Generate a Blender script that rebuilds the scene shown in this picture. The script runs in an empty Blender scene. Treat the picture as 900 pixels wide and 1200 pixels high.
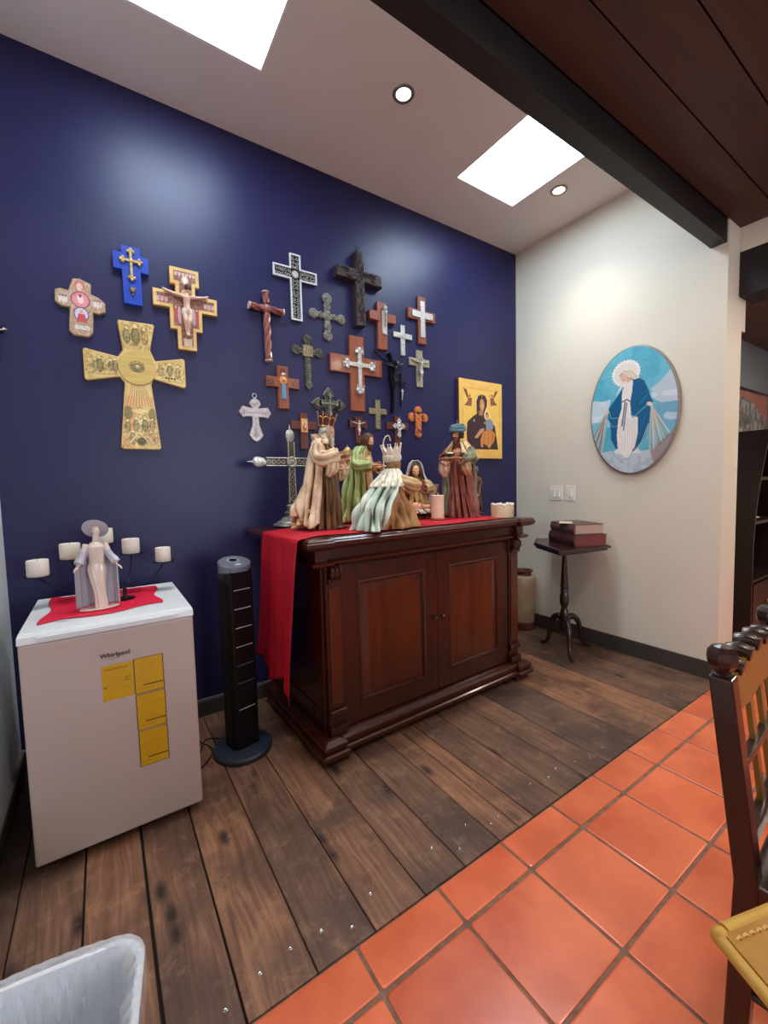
import bpy, bmesh, math, random
import numpy as np
from mathutils import Vector, Matrix
random.seed(7)
PI = math.pi
SC = bpy.context.scene
COL = SC.collection

# ------------------------------------------------------------------ camera
CAMH = 1.35
FPX = 492.8
yaw, pitch, roll = math.radians(33.81), math.radians(3.78), math.radians(-1.43)
fwd = Vector((math.sin(yaw)*math.cos(pitch), math.cos(yaw)*math.cos(pitch), -math.sin(pitch)))
rgt = Vector((math.cos(yaw), -math.sin(yaw), 0))
upv = rgt.cross(fwd)
r2 = rgt*math.cos(roll) + upv*math.sin(roll)
u2 = -rgt*math.sin(roll) + upv*math.cos(roll)
cam_d = bpy.data.cameras.new('camera')
cam = bpy.data.objects.new('camera', cam_d)
COL.objects.link(cam)
cam.matrix_world = Matrix(((r2.x, u2.x, -fwd.x, 0), (r2.y, u2.y, -fwd.y, 0), (r2.z, u2.z, -fwd.z, CAMH), (0, 0, 0, 1)))
cam_d.sensor_fit = 'VERTICAL'
cam_d.sensor_height = 36.0
cam_d.lens = FPX/1200*36.0
cam_d.clip_start = 0.02
SC.camera = cam

# ------------------------------------------------------------------ look
SC.view_settings.view_transform = 'Standard'
SC.view_settings.look = 'None'
SC.view_settings.gamma = 1.0
SC.view_settings.use_curve_mapping = False
SC.view_settings.exposure = 0.0
world = bpy.data.worlds.new('world')
SC.world = world
world.use_nodes = True
world.node_tree.nodes['Background'].inputs[0].default_value = (0.75, 0.87, 1.0, 1)
world.node_tree.nodes['Background'].inputs[1].default_value = 1.0
SC.cycles.max_bounces = 8
SC.cycles.diffuse_bounces = 5
SC.cycles.glossy_bounces = 3
SC.cycles.transparent_max_bounces = 8
SC.cycles.sample_clamp_indirect = 6.0
SC.cycles.caustics_reflective = False
SC.cycles.caustics_refractive = False

SKY_STRENGTH = 23.0
DOWN_W = 20.0
ROOM_W = 34.0

# room measures
YB = 2.637      # blue wall
XR = 3.2985     # white wall
XL = -0.395     # left wall
ZC = 3.43       # alcove ceiling
YE = 1.031      # end of white wall
ZW = 2.925      # wooden ceiling of the dining room
YK = -3.4       # wall behind the camera

# ------------------------------------------------------------------ lamps (light only; fixtures below)
def area_light(name, loc, size, power, color, rot=(0, 0, 0), shape='DISK', sy=None, spread=None):
    d = bpy.data.lights.new(name, 'AREA')
    d.shape = shape
    d.size = size
    if sy: d.size_y = sy
    d.energy = power
    d.color = color
    if spread: d.spread = spread
    o = bpy.data.objects.new(name, d)
    COL.objects.link(o)
    o.location = loc
    o.rotation_euler = rot
    return o
WARM = (1.0, 0.86, 0.70)
DOWN = [(1.464, 1.898), (2.859, 1.903), (0.07, 1.90)]
for (x, y) in DOWN:
    d = bpy.data.lights.new('downlight_beam', 'SPOT')
    d.energy = DOWN_W*3.0; d.color = WARM; d.spot_size = math.radians(104); d.spot_blend = 1.0; d.shadow_soft_size = 0.035
    o = bpy.data.objects.new('downlight_beam', d); COL.objects.link(o)
    o.location = (x, y, ZC-0.012)
# unseen warm fill lamps added in the dining and next-room ceilings
area_light('next_room_spot_light', (4.6, 0.1, 2.595), 0.13, 32, WARM)  # added to brighten the grey wall of the next room
ROOM = [(1.35, 0.35), (2.6, 0.35), (0.9, -1.0), (2.6, -1.0)]
for (x, y) in ROOM:
    area_light('room_spot_light', (x, y, ZW-0.03), 0.13, ROOM_W/4, WARM)

# ------------------------------------------------------------------ colour + materials
def s2l(c):
    c = c/255.0
    return c/12.92 if c <= 0.04045 else ((c+0.055)/1.055)**2.4
def L(rgb):
    return (s2l(rgb[0]), s2l(rgb[1]), s2l(rgb[2]), 1.0)
MATS = {}
def mat(name, rgb, rough=0.5, metal=0.0, rgb2=None, scale=8.0, stretch=(1, 1, 1), bump=0.0, bscale=None, coat=0.0,
        emit=None, estr=0.0, alpha=None, trans=0.0, spec=None, contrast=(0.35, 0.65), objvar=0.0, voro=False, sheen=0.0, detail=5.0):
    if name in MATS: return MATS[name]
    m = bpy.data.materials.new(name)
    m.use_nodes = True
    nt = m.node_tree
    b = nt.nodes['Principled BSDF']
    b.inputs['Base Color'].default_value = L(rgb)
    b.inputs['Roughness'].default_value = rough
    b.inputs['Metallic'].default_value = metal
    if coat: b.inputs['Coat Weight'].default_value = coat; b.inputs['Coat Roughness'].default_value = 0.12
    if spec is not None: b.inputs['Specular IOR Level'].default_value = spec
    if trans: b.inputs['Transmission Weight'].default_value = trans
    if sheen: b.inputs['Sheen Weight'].default_value = sheen
    if alpha is not None: b.inputs['Alpha'].default_value = alpha
    if emit:
        b.inputs['Emission Color'].default_value = L(emit); b.inputs['Emission Strength'].default_value = estr
    tc = nt.nodes.new('ShaderNodeTexCoord')
    mp = nt.nodes.new('ShaderNodeMapping')
    mp.inputs['Scale'].default_value = stretch
    nt.links.new(tc.outputs['Object'], mp.inputs['Vector'])
    oi = nt.nodes.new('ShaderNodeObjectInfo')
    if objvar:
        ad = nt.nodes.new('ShaderNodeVectorMath'); ad.operation = 'MULTIPLY_ADD'
        nt.links.new(oi.outputs['Random'], ad.inputs[0]); ad.inputs[1].default_value = (37, 19, 53)
        nt.links.new(mp.outputs[0], ad.inputs[2]); vec = ad.outputs[0]
    else: vec = mp.outputs[0]
    if rgb2 or bump:
        n = nt.nodes.new('ShaderNodeTexVoronoi' if voro else 'ShaderNodeTexNoise')
        n.inputs['Scale'].default_value = scale
        if not voro: n.inputs['Detail'].default_value = detail
        nt.links.new(vec, n.inputs['Vector'])
        out = n.outputs['Distance'] if voro else n.outputs['Fac']
    if rgb2:
        cr = nt.nodes.new('ShaderNodeValToRGB')
        cr.color_ramp.elements[0].position = contrast[0]; cr.color_ramp.elements[0].color = L(rgb)
        cr.color_ramp.elements[1].position = contrast[1]; cr.color_ramp.elements[1].color = L(rgb2)
        nt.links.new(out, cr.inputs[0])
        col = cr.outputs[0]
        if objvar:
            hs = nt.nodes.new('ShaderNodeHueSaturation')
            ma = nt.nodes.new('ShaderNodeMapRange')
            ma.inputs['To Min'].default_value = 1-objvar; ma.inputs['To Max'].default_value = 1+objvar
            nt.links.new(oi.outputs['Random'], ma.inputs[0])
            nt.links.new(ma.outputs[0], hs.inputs['Value'])
            nt.links.new(col, hs.inputs['Color']); col = hs.outputs[0]
        nt.links.new(col, b.inputs['Base Color'])
    if bump:
        if bscale:
            n2 = nt.nodes.new('ShaderNodeTexNoise'); n2.inputs['Scale'].default_value = bscale; n2.inputs['Detail'].default_value = 4
            nt.links.new(vec, n2.inputs['Vector']); out = n2.outputs['Fac']
        bp = nt.nodes.new('ShaderNodeBump'); bp.inputs['Strength'].default_value = min(1.0, bump); bp.inputs['Distance'].default_value = 0.004*max(1, bump)
        nt.links.new(out, bp.inputs['Height']); nt.links.new(bp.outputs[0], b.inputs['Normal'])
    MATS[name] = m
    return m

def paint_mat(name='painted_colour', rough=0.5, metal=0.0, bump=0.0, bscale=200):
    if name in MATS: return MATS[name]
    m = bpy.data.materials.new(name); m.use_nodes = True
    nt = m.node_tree; b = nt.nodes['Principled BSDF']
    a = nt.nodes.new('ShaderNodeVertexColor'); a.layer_name = 'Col'
    nt.links.new(a.outputs['Color'], b.inputs['Base Color'])
    b.inputs['Roughness'].default_value = rough; b.inputs['Metallic'].default_value = metal
    if bump:
        tc = nt.nodes.new('ShaderNodeTexCoord'); n = nt.nodes.new('ShaderNodeTexNoise'); n.inputs['Scale'].default_value = bscale
        nt.links.new(tc.outputs['Object'], n.inputs['Vector'])
        bp = nt.nodes.new('ShaderNodeBump'); bp.inputs['Strength'].default_value = bump; bp.inputs['Distance'].default_value = 0.002
        nt.links.new(n.outputs['Fac'], bp.inputs['Height']); nt.links.new(bp.outputs[0], b.inputs['Normal'])
    MATS[name] = m
    return m

def plank_mat():
    m = bpy.data.materials.new('old_pine_plank'); m.use_nodes = True
    nt = m.node_tree; b = nt.nodes['Principled BSDF']; N = nt.nodes.new; K = nt.links.new
    tc = N('ShaderNodeTexCoord'); oi = N('ShaderNodeObjectInfo')
    off = N('ShaderNodeVectorMath'); off.operation = 'MULTIPLY_ADD'
    K(oi.outputs['Random'], off.inputs[0]); off.inputs[1].default_value = (3, 41, 0); K(tc.outputs['Object'], off.inputs[2])
    # knots
    kmap = N('ShaderNodeMapping'); kmap.inputs['Scale'].default_value = (8.0, 3.4, 1); K(off.outputs[0], kmap.inputs[0])
    vo = N('ShaderNodeTexVoronoi'); vo.inputs['Scale'].default_value = 1.0; vo.inputs['Randomness'].default_value = 1.0; K(kmap.outputs[0], vo.inputs['Vector'])
    kr = N('ShaderNodeMapRange'); kr.inputs['From Min'].default_value = 0.06; kr.inputs['From Max'].default_value = 0.20
    kr.inputs['To Min'].default_value = 1; kr.inputs['To Max'].default_value = 0; K(vo.outputs['Distance'], kr.inputs[0])
    # grain, bent around knots
    gm = N('ShaderNodeMapping'); gm.inputs['Scale'].default_value = (44, 1.9, 1); K(off.outputs[0], gm.inputs[0])
    push = N('ShaderNodeVectorMath'); push.operation = 'MULTIPLY_ADD'; K(vo.outputs['Distance'], push.inputs[0]); push.inputs[1].default_value = (1.6, 0.2, 0); K(gm.outputs[0], push.inputs[2])
    gn = N('ShaderNodeTexNoise'); gn.inputs['Scale'].default_value = 1.3; gn.inputs['Detail'].default_value = 7; gn.inputs['Roughness'].default_value = 0.65; gn.inputs['Distortion'].default_value = 0.5
    K(push.outputs[0], gn.inputs['Vector'])
    gr = N('ShaderNodeValToRGB')
    e = gr.color_ramp.elements
    e[0].position = 0.30; e[0].color = L((84, 60, 48)); e[1].position = 0.72; e[1].color = L((150, 116, 94))
    x = gr.color_ramp.elements.new(0.5); x.color = L((116, 88, 72))
    K(gn.outputs['Fac'], gr.inputs[0])
    # big stain patches
    sn = N('ShaderNodeTexNoise'); sn.inputs['Scale'].default_value = 2.6; sn.inputs['Detail'].default_value = 5; K(off.outputs[0], sn.inputs['Vector'])
    sr = N('ShaderNodeMapRange'); sr.inputs['From Min'].default_value = 0.44; sr.inputs['From Max'].default_value = 0.60; sr.inputs['To Min'].default_value = 0.0; sr.inputs['To Max'].default_value = 0.66; K(sn.outputs['Fac'], sr.inputs[0])
    mx = N('ShaderNodeMixRGB'); K(sr.outputs[0], mx.inputs[0]); K(gr.outputs[0], mx.inputs[1]); mx.inputs[2].default_value = L((62, 48, 44))
    mk = N('ShaderNodeMixRGB'); K(kr.outputs[0], mk.inputs[0]); K(mx.outputs[0], mk.inputs[1]); mk.inputs[2].default_value = L((38, 24, 20))
    # worn, paler scuffs
    wn = N('ShaderNodeTexNoise'); wn.inputs['Scale'].default_value = 9.0; wn.inputs['Detail'].default_value = 9; wn.inputs['Roughness'].default_value = 0.75; K(off.outputs[0], wn.inputs['Vector'])
    wr = N('ShaderNodeMapRange'); wr.inputs['From Min'].default_value = 0.52; wr.inputs['From Max'].default_value = 0.74; wr.inputs['To Max'].default_value = 0.55; K(wn.outputs['Fac'], wr.inputs[0])
    mw_ = N('ShaderNodeMixRGB'); K(wr.outputs[0], mw_.inputs[0]); K(mk.outputs[0], mw_.inputs[1]); mw_.inputs[2].default_value = L((176, 142, 116)); mk = mw_
    # tint per plank: grey-brown to warm
    tr = N('ShaderNodeValToRGB')
    te = tr.color_ramp.elements; te[0].position = 0; te[0].color = (0.62, 0.62, 0.64, 1); te[1].position = 1; te[1].color = (1.42, 1.16, 0.92, 1)
    at = N('ShaderNodeAttribute'); at.attribute_type = 'OBJECT'; at.attribute_name = 'tone'
    K(at.outputs['Fac'], tr.inputs[0])
    mm = N('ShaderNodeMixRGB'); mm.blend_type = 'MULTIPLY'; mm.inputs[0].default_value = 1; K(mk.outputs[0], mm.inputs[1]); K(tr.outputs[0], mm.inputs[2])
    K(mm.outputs[0], b.inputs['Base Color'])
    rr = N('ShaderNodeMapRange'); rr.inputs['To Min'].default_value = 0.40; rr.inputs['To Max'].default_value = 0.68; K(gn.outputs['Fac'], rr.inputs[0]); K(rr.outputs[0], b.inputs['Roughness'])
    bp = N('ShaderNodeBump'); bp.inputs['Strength'].default_value = 0.35; bp.inputs['Distance'].default_value = 0.003
    K(gn.outputs['Fac'], bp.inputs['Height']); K(bp.outputs[0], b.inputs['Normal'])
    return m

def wood_mat(name, a, c, scale=1.0, axis=2, rough=0.3, coat=0.3):
    if name in MATS: return MATS[name]
    st = [14*scale]*3; st[axis] = 1.2*scale
    return mat(name, a, rough, rgb2=c, scale=1.6, stretch=tuple(st), bump=0.15, coat=coat, contrast=(0.3, 0.72), detail=8, objvar=0.06)

# ------------------------------------------------------------------ mesh helpers
class MB:
    def __init__(s): s.v = []; s.f = []
    def add(s, vs, fs):
        o = len(s.v); s.v += [tuple(p) for p in vs]; s.f += [[i+o for i in f] for f in fs]; return s
    def box(s, x0, x1, y0, y1, z0, z1, M=None):
        vs = [Vector((x, y, z)) for z in (z0, z1) for y in (y0, y1) for x in (x0, x1)]
        if M: vs = [M @ v for v in vs]
        return s.add(vs, [(0, 2, 3, 1), (4, 5, 7, 6), (0, 1, 5, 4), (2, 6, 7, 3), (0, 4, 6, 2), (1, 3, 7, 5)])
    def tube(s, pts, rad, n=10, cap=True, flat=1.0):
        pts = [Vector(p) for p in pts]
        if not hasattr(rad, '__len__'): rad = [rad]*len(pts)
        t0 = (pts[1]-pts[0]).normalized()
        a = Vector((0, 0, 1)) if abs(t0.z) < 0.9 else Vector((1, 0, 0))
        u = t0.cross(a).normalized(); rings = []
        for i, p in enumerate(pts):
            t = (pts[min(i+1, len(pts)-1)]-pts[max(i-1, 0)])
            t = t.normalized() if t.length > 1e-9 else t0
            u = (u - t*u.dot(t)).normalized(); w = t.cross(u)
            rings.append([p + (u*math.cos(2*PI*k/n) + w*flat*math.sin(2*PI*k/n))*rad[i] for k in range(n)])
        vs = [v for r in rings for v in r]; fs = []
        for i in range(len(pts)-1):
            for k in range(n):
                fs.append((i*n+k, i*n+(k+1) % n, (i+1)*n+(k+1) % n, (i+1)*n+k))
        if cap:
            fs.append(tuple(reversed(range(n)))); fs.append(tuple((len(pts)-1)*n+k for k in range(n)))
        return s.add(vs, fs)
    def lathe(s, prof, loc=(0, 0, 0), n=24, M=None, sx=1, sy=1, cap=True):
        vs = []; fs = []
        for (r, z) in prof:
            for k in range(n):
                v = Vector((r*sx*math.cos(2*PI*k/n), r*sy*math.sin(2*PI*k/n), z))
                if M: v = M @ v
                vs.append(v+Vector(loc))
        for i in range(len(prof)-1):
            for k in range(n):
                fs.append((i*n+k, i*n+(k+1) % n, (i+1)*n+(k+1) % n, (i+1)*n+k))
        if cap:
            fs.append(tuple(reversed(range(n)))); fs.append(tuple((len(prof)-1)*n+k for k in range(n)))
        return s.add(vs, fs)
    def ball(s, c, r, n=12, m=8, M=None):
        if not hasattr(r, '__len__'): r = (r, r, r)
        c = Vector(c)
        vs = []; fs = []
        top = Vector((0, 0, r[2])); bot = -top
        for i in range(1, m):
            th = PI*i/m
            for k in range(n):
                vs.append(Vector((r[0]*math.sin(th)*math.cos(2*PI*k/n), r[1]*math.sin(th)*math.sin(2*PI*k/n), r[2]*math.cos(th))))
        vs += [top, bot]
        if M: vs = [M @ v for v in vs]
        vs = [v+c for v in vs]
        for i in range(m-2):
            for k in range(n):
                fs.append((i*n+k, (i+1)*n+k, (i+1)*n+(k+1) % n, i*n+(k+1) % n))
        T = (m-1)*n
        for k in range(n):
            fs.append((T, k, (k+1) % n)); fs.append((T+1, (m-2)*n+(k+1) % n, (m-2)*n+k))
        return s.add(vs, fs)
    def prism(s, poly, d0, d1, axis='y', bevel=0.0):
        """extrude 2D polygon (a,b). axis y: (x,z) polygon facing -y; z: (x,y); x: (y,z)"""
        area = sum(poly[i][0]*poly[(i+1) % len(poly)][1]-poly[(i+1) % len(poly)][0]*poly[i][1] for i in range(len(poly)))
        if area < 0: poly = list(reversed(poly))
        n = len(poly)
        def P(p, d):
            if axis == 'y': return (p[0], d, p[1])
            if axis == 'z': return (p[0], p[1], d)
            return (d, p[0], p[1])
        if bevel:
            ins = inset(poly, bevel)
            sg = 1 if d1 > d0 else -1
            layers = [(poly, d0), (poly, d1-sg*bevel), (ins, d1)]
        else: layers = [(poly, d0), (poly, d1)]
        vs = [P(p, d) for (pl, d) in layers for p in pl]; fs = []
        for i in range(len(layers)-1):
            for k in range(n): fs.append((i*n+k, i*n+(k+1) % n, (i+1)*n+(k+1) % n, (i+1)*n+k))
        fs.append(tuple(range(n))); fs.append(tuple((len(layers)-1)*n+k for k in range(n)))
        return s.add(vs, fs)
    def build(s, name, m, parent=None, smooth=False, angle=None):
        me = bpy.data.meshes.new(name)
        me.from_pydata(s.v, [], s.f); me.validate(); 
        bm = bmesh.new(); bm.from_mesh(me); bmesh.ops.recalc_face_normals(bm, faces=bm.faces); bm.to_mesh(me); bm.free()
        if smooth:
            me.polygons.foreach_set('use_smooth', [True]*len(me.polygons))
            try: me.set_sharp_from_angle(angle=angle or math.radians(40))
            except Exception: pass
        me.materials.append(m)
        o = bpy.data.objects.new(name, me); COL.objects.link(o)
        if parent is not None: o.parent = parent
        return o

def inset(poly, d):
    n = len(poly); out = []
    for i in range(n):
        a = Vector(poly[i-1]); b = Vector(poly[i]); c = Vector(poly[(i+1) % n])
        e1 = (b-a); e2 = (c-b)
        if e1.length < 1e-9 or e2.length < 1e-9: out.append(tuple(b)); continue
        e1.normalize(); e2.normalize()
        n1 = Vector((-e1.y, e1.x)); n2 = Vector((-e2.y, e2.x))
        k = 1+n1.dot(n2)
        if abs(k) < 0.2: k = 0.2
        m_ = (n1+n2)/k
        out.append((b.x+m_.x*d, b.y+m_.y*d))
    return out

def tag(o, label=None, cat=None, group=None, kind=None):
    if label: o['label'] = label
    if cat: o['category'] = cat
    if group: o['group'] = group
    if kind: o['kind'] = kind
    return o
def thing(name, label, cat, loc=(0, 0, 0), rz=0, group=None):
    o = bpy.data.objects.new(name, None); COL.objects.link(o)
    o.location = loc; o.rotation_euler = (0, 0, rz); o.empty_display_size = 0.05
    return tag(o, label, cat, group)
def copy_tree(o, parent=None):
    c = o.copy(); COL.objects.link(c)
    if parent is not None: c.parent = parent
    for ch in [k for k in o.children]: copy_tree(ch, c)
    return c
def bevel(o, w=0.003, seg=2, angle=35):
    md = o.modifiers.new('bevel', 'BEVEL'); md.width = w; md.segments = seg; md.limit_method = 'ANGLE'; md.angle_limit = math.radians(angle)
    return o
def remesh(o, v, smooth=2):
    md = o.modifiers.new('fuse', 'REMESH'); md.mode = 'VOXEL'; md.voxel_size = v; md.use_smooth_shade = True
    if smooth:
        sm = o.modifiers.new('soften', 'SMOOTH'); sm.iterations = smooth; sm.factor = 0.5
    return o
def solid(o, t, off=0):
    md = o.modifiers.new('solid', 'SOLIDIFY'); md.thickness = t; md.offset = off
    return o

# ------------------------------------------------------------------ painter: rasterises flat art into vertex colours
class Canvas:
    def __init__(s, x0, x1, z0, z1, res, bg):
        s.nx = int((x1-x0)/res)+1; s.nz = int((z1-z0)/res)+1
        s.xs = np.linspace(x0, x1, s.nx); s.zs = np.linspace(z0, z1, s.nz)
        s.X, s.Z = np.meshgrid(s.xs, s.zs)
        s.c = np.ones((s.nz, s.nx, 3))*np.array([s2l(v) for v in bg])
        s.rng = np.random.RandomState(5); s.res = res
    def put(s, m, rgb, a=1.0):
        c = np.array([s2l(v) for v in rgb]); m = (m*a)[..., None]
        s.c = s.c*(1-m)+c*m
    def inside(s, poly):
        X, Z = s.X, s.Z; r = np.zeros(X.shape, bool); n = len(poly)
        for i in range(n):
            x1, z1 = poly[i]; x2, z2 = poly[(i+1) % n]
            if z1 == z2: continue
            c = ((z1 > Z) != (z2 > Z)) & (X < (x2-x1)*(Z-z1)/(z2-z1)+x1)
            r ^= c
        return r
    def poly(s, p, rgb, a=1.0): s.put(s.inside(p).astype(float), rgb, a)
    def ell(s, cx, cz, rx, rz, rgb, a=1.0, rot=0, soft=0.0):
        c, d = math.cos(rot), math.sin(rot)
        u = ((s.X-cx)*c+(s.Z-cz)*d)/rx; v = (-(s.X-cx)*d+(s.Z-cz)*c)/rz
        q = np.sqrt(u*u+v*v)
        m = (q < 1).astype(float) if not soft else np.clip((1+soft-q)/soft, 0, 1)
        s.put(m, rgb, a)
    def ring(s, cx, cz, r, w, rgb, a=1.0):
        q = np.hypot(s.X-cx, s.Z-cz); s.put((abs(q-r) < w/2).astype(float), rgb, a)
    def line(s, pts, w, rgb, a=1.0):
        m = np.zeros(s.X.shape)
        for (x1, z1), (x2, z2) in zip(pts[:-1], pts[1:]):
            dx, dz = x2-x1, z2-z1; l2 = dx*dx+dz*dz+1e-12
            t = np.clip(((s.X-x1)*dx+(s.Z-z1)*dz)/l2, 0, 1)
            d = np.hypot(s.X-x1-t*dx, s.Z-z1-t*dz)
            m = np.maximum(m, np.clip((w/2+s.res*0.5-d)/s.res, 0, 1))
        s.put(m, rgb, a)
    def noise(s, cell, rgb, a=0.3, thr=0.5, seed=1, where=None):
        rng = np.random.RandomState(seed)
        h = max(2, int((s.zs[-1]-s.zs[0])/cell)+2); w = max(2, int((s.xs[-1]-s.xs[0])/cell)+2)
        g = rng.rand(h, w)
        u = (s.X-s.xs[0])/cell; v = (s.Z-s.zs[0])/cell
        i = np.clip(u.astype(int), 0, w-2); j = np.clip(v.astype(int), 0, h-2); fu = u-i; fv = v-j
        fu = fu*fu*(3-2*fu); fv = fv*fv*(3-2*fv)
        n = g[j, i]*(1-fu)*(1-fv)+g[j, i+1]*fu*(1-fv)+g[j+1, i]*(1-fu)*fv+g[j+1, i+1]*fu*fv
        m = np.clip((n-thr)/0.12, 0, 1)
        if where is not None: m = m*where
        s.put(m, rgb, a)
    def build(s, name, m, parent, mask=None, place=None, height=None):
        """place(x,z,h)->(X,Y,Z)"""
        nx, nz = s.nx, s.nz
        H = height if height is not None else np.zeros(s.X.shape)
        pts = [place(s.X[j, i], s.Z[j, i], H[j, i]) for j in range(nz) for i in range(nx)]
        keep = np.ones((nz-1, nx-1), bool) if mask is None else (mask[:-1, :-1] & mask[1:, 1:] & mask[:-1, 1:] & mask[1:, :-1])
        fs = [(j*nx+i, j*nx+i+1, (j+1)*nx+i+1, (j+1)*nx+i) for j in range(nz-1) for i in range(nx-1) if keep[j, i]]
        used = sorted({k for f in fs for k in f}); ix = {k: q for q, k in enumerate(used)}
        me = bpy.data.meshes.new(name)
        me.from_pydata([pts[k] for k in used], [], [tuple(ix[k] for k in f) for f in fs])
        ca = me.color_attributes.new('Col', 'FLOAT_COLOR', 'POINT')
        flat = s.c.reshape(-1, 3)[used]
        ca.data.foreach_set('color', np.hstack([flat, np.ones((len(flat), 1))]).astype(np.float32).ravel())
        me.polygons.foreach_set('use_smooth', [True]*len(me.polygons))
        me.materials.append(m)
        o = bpy.data.objects.new(name, me); COL.objects.link(o)
        if parent is not None: o.parent = parent
        return o

# ================================================================== THE SETTING
def struct(name, mb, m, parent=None, smooth=False, label=None):
    o = mb.build(name, m, parent, smooth)
    if parent is None: o['kind'] = 'structure'
    if label: o['label'] = label
    return o
M_blue = mat('navy_wall_paint', (29, 29, 73), 0.40, rgb2=(31, 31, 77), scale=3, bump=0.12, bscale=190, spec=0.42)
M_white = mat('cream_wall_paint', (220, 213, 194), 0.6, rgb2=(224, 217, 199), scale=2, bump=0.08, bscale=160)
M_leftw = mat('pale_left_wall_paint', (232, 236, 236), 0.45, rgb2=(235, 239, 239), scale=2, bump=0.06, bscale=160)
M_ceil = mat('ceiling_paint', (228, 224, 218), 0.7, rgb2=(231, 227, 221), scale=3, bump=0.05, bscale=180)
M_bb = mat('baseboard_dark_paint', (62, 56, 52), 0.4, rgb2=(70, 64, 58), scale=6)
M_bbtop = mat('baseboard_cap_paint', (120, 118, 118), 0.35)
M_beam = wood_mat('stained_beam_wood', (17, 13, 15), (26, 19, 19), 0.8, 0, 0.5, 0.0)
M_beamy = wood_mat('stained_header_wood', (16, 10, 9), (24, 15, 12), 0.8, 1, 0.5, 0.0)
M_board = wood_mat('ceiling_board_wood', (54, 32, 27), (76, 46, 36), 0.7, 0, 0.6, 0.0)
M_grout = mat('grout', (112, 84, 70), 0.8, rgb2=(140, 110, 92), scale=30, bump=0.3)
M_under = mat('dark_gap', (20, 14, 12), 0.9)
M_tile = mat('terracotta_tile', (204, 92, 54), 0.30, rgb2=(230, 118, 74), scale=4.5, bump=0.06, bscale=60, objvar=0.07, coat=0.25)
M_plank = plank_mat()
M_nail = mat('screw_head_steel', (190, 188, 184), 0.25, 1.0)

struct('wall_back', MB().box(XL-0.12, XR+0.3, YB, YB+0.12, -0.05, ZC+0.1), M_blue)
struct('wall_left', MB().box(XL-0.12, XL, YK-0.1, YB, -0.05, ZC+0.1), M_leftw)
struct('wall_right', MB().box(XR, 3.556, YE, YB, -0.05, ZC+0.1), M_white)
# ceiling with two skylight openings
SKY = [(0.205, 0.79, 1.59, 2.185), (2.14, 2.72, 1.59, 2.205)]
mb = MB()
xs = [XL, SKY[0][0], SKY[0][1], SKY[1][0], SKY[1][1], XR]
for i in range(5):
    if i in (1, 3):
        s_ = SKY[0] if i == 1 else SKY[1]
        mb.box(xs[i], xs[i+1], 1.1, s_[2], ZC, ZC+0.1); mb.box(xs[i], xs[i+1], s_[3], YB, ZC, ZC+0.1)
    else: mb.box(xs[i], xs[i+1], 1.1, YB, ZC, ZC+0.1)
struct('ceiling', mb, M_ceil)
M_sky = mat('skylight_daylight_panel', (235, 245, 255), 0.4, emit=(216, 236, 254), estr=SKY_STRENGTH)
M_trimw = mat('skylight_frame_paint', (232, 232, 228), 0.4)
for i, (a, b_, c, d) in enumerate(SKY):
    fr = MB(); t = 0.008
    fr.box(a, a+t, c, d, ZC+0.001, ZC+0.1); fr.box(b_-t, b_, c, d, ZC+0.001, ZC+0.1); fr.box(a+t, b_-t, c, c+t, ZC+0.001, ZC+0.1); fr.box(a+t, b_-t, d-t, d, ZC+0.001, ZC+0.1)
    o = struct('window_%d' % (i+1), fr, M_trimw)
    MB().box(a+t, b_-t, c+t, d-t, ZC+0.02, ZC+0.035).build('pane', M_sky, o)
    o['label'] = 'bright square skylight in the ceiling'
# drop wall over the beam, beam, header, strip
struct('wall_front', MB().box(XL, XR, 1.06, 1.10, 2.9, ZC+0.1), M_white)
struct('trim_1', MB().box(XL, 3.485, 1.04, 1.125, 2.79, 2.99), M_beam, label='dark stained beam between alcove and dining room')
struct('trim_2', MB().box(3.486, 3.72, YK, 1.029, 2.50, 2.775), M_beamy, label='dark header beam over the opening')
struct('wall_far', MB().box(3.486, 3.6, YK, 1.029, 2.776, 3.1).box(3.557, 3.62, YE, 1.45, 2.3, 3.1), M_white)
o = struct('ceiling_dining', MB().box(XL, 3.486, YK, 1.039, ZW+0.02, ZW+0.1), M_under); o.name = 'ceiling'
n = 0
y = 1.037
while y > YK:
    b = MB().box(XL, 3.484, max(YK, y-0.193), y-0.003, ZW, ZW+0.019).build('board', M_board, o); bevel(b, 0.002, 1); y -= 0.196
struct('wall_back', MB().box(3.6, 7.4, 1.45, 1.55, -0.05, 3.1), mat('next_room_grey_wall_paint', (128, 138, 142), 0.6))
struct('wall_near', MB().box(XL-0.12, 7.4, YK-0.1, YK, -0.05, 3.3), M_white)
struct('wall_far', MB().box(7.3, 7.4, YK, 1.45, -0.05, 3.1), M_white)
struct('ceiling', MB().box(3.72, 7.3, YK, 1.45, 2.61, 2.7), wood_mat('next_room_ceiling_wood', (74, 46, 34), (96, 62, 44), 0.7, 0, 0.5, 0.05))
# unseen window added behind the camera; its glowing pane is frontal fill
wf = MB(); wx0, wx1, wz0, wz1 = 0.6, 2.4, 1.0, 2.2
for (a, b_, c, d) in ((wx0-.06, wx1+.06, wz0-.06, wz0), (wx0-.06, wx1+.06, wz1, wz1+.06), (wx0-.06, wx0, wz0, wz1), (wx1, wx1+.06, wz0, wz1), ((wx0+wx1)/2-.02, (wx0+wx1)/2+.02, wz0, wz1)):
    wf.box(a, b_, YK, YK+0.05, c, d)
w3 = struct('window_3', wf, M_trimw, label='window of the dining room behind')
MB().box(wx0, wx1, YK+0.002, YK+0.012, wz0, wz1).build('pane', mat('window_daylight', (230, 240, 255), 0.4, emit=(225, 238, 255), estr=11.0), w3)

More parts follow.
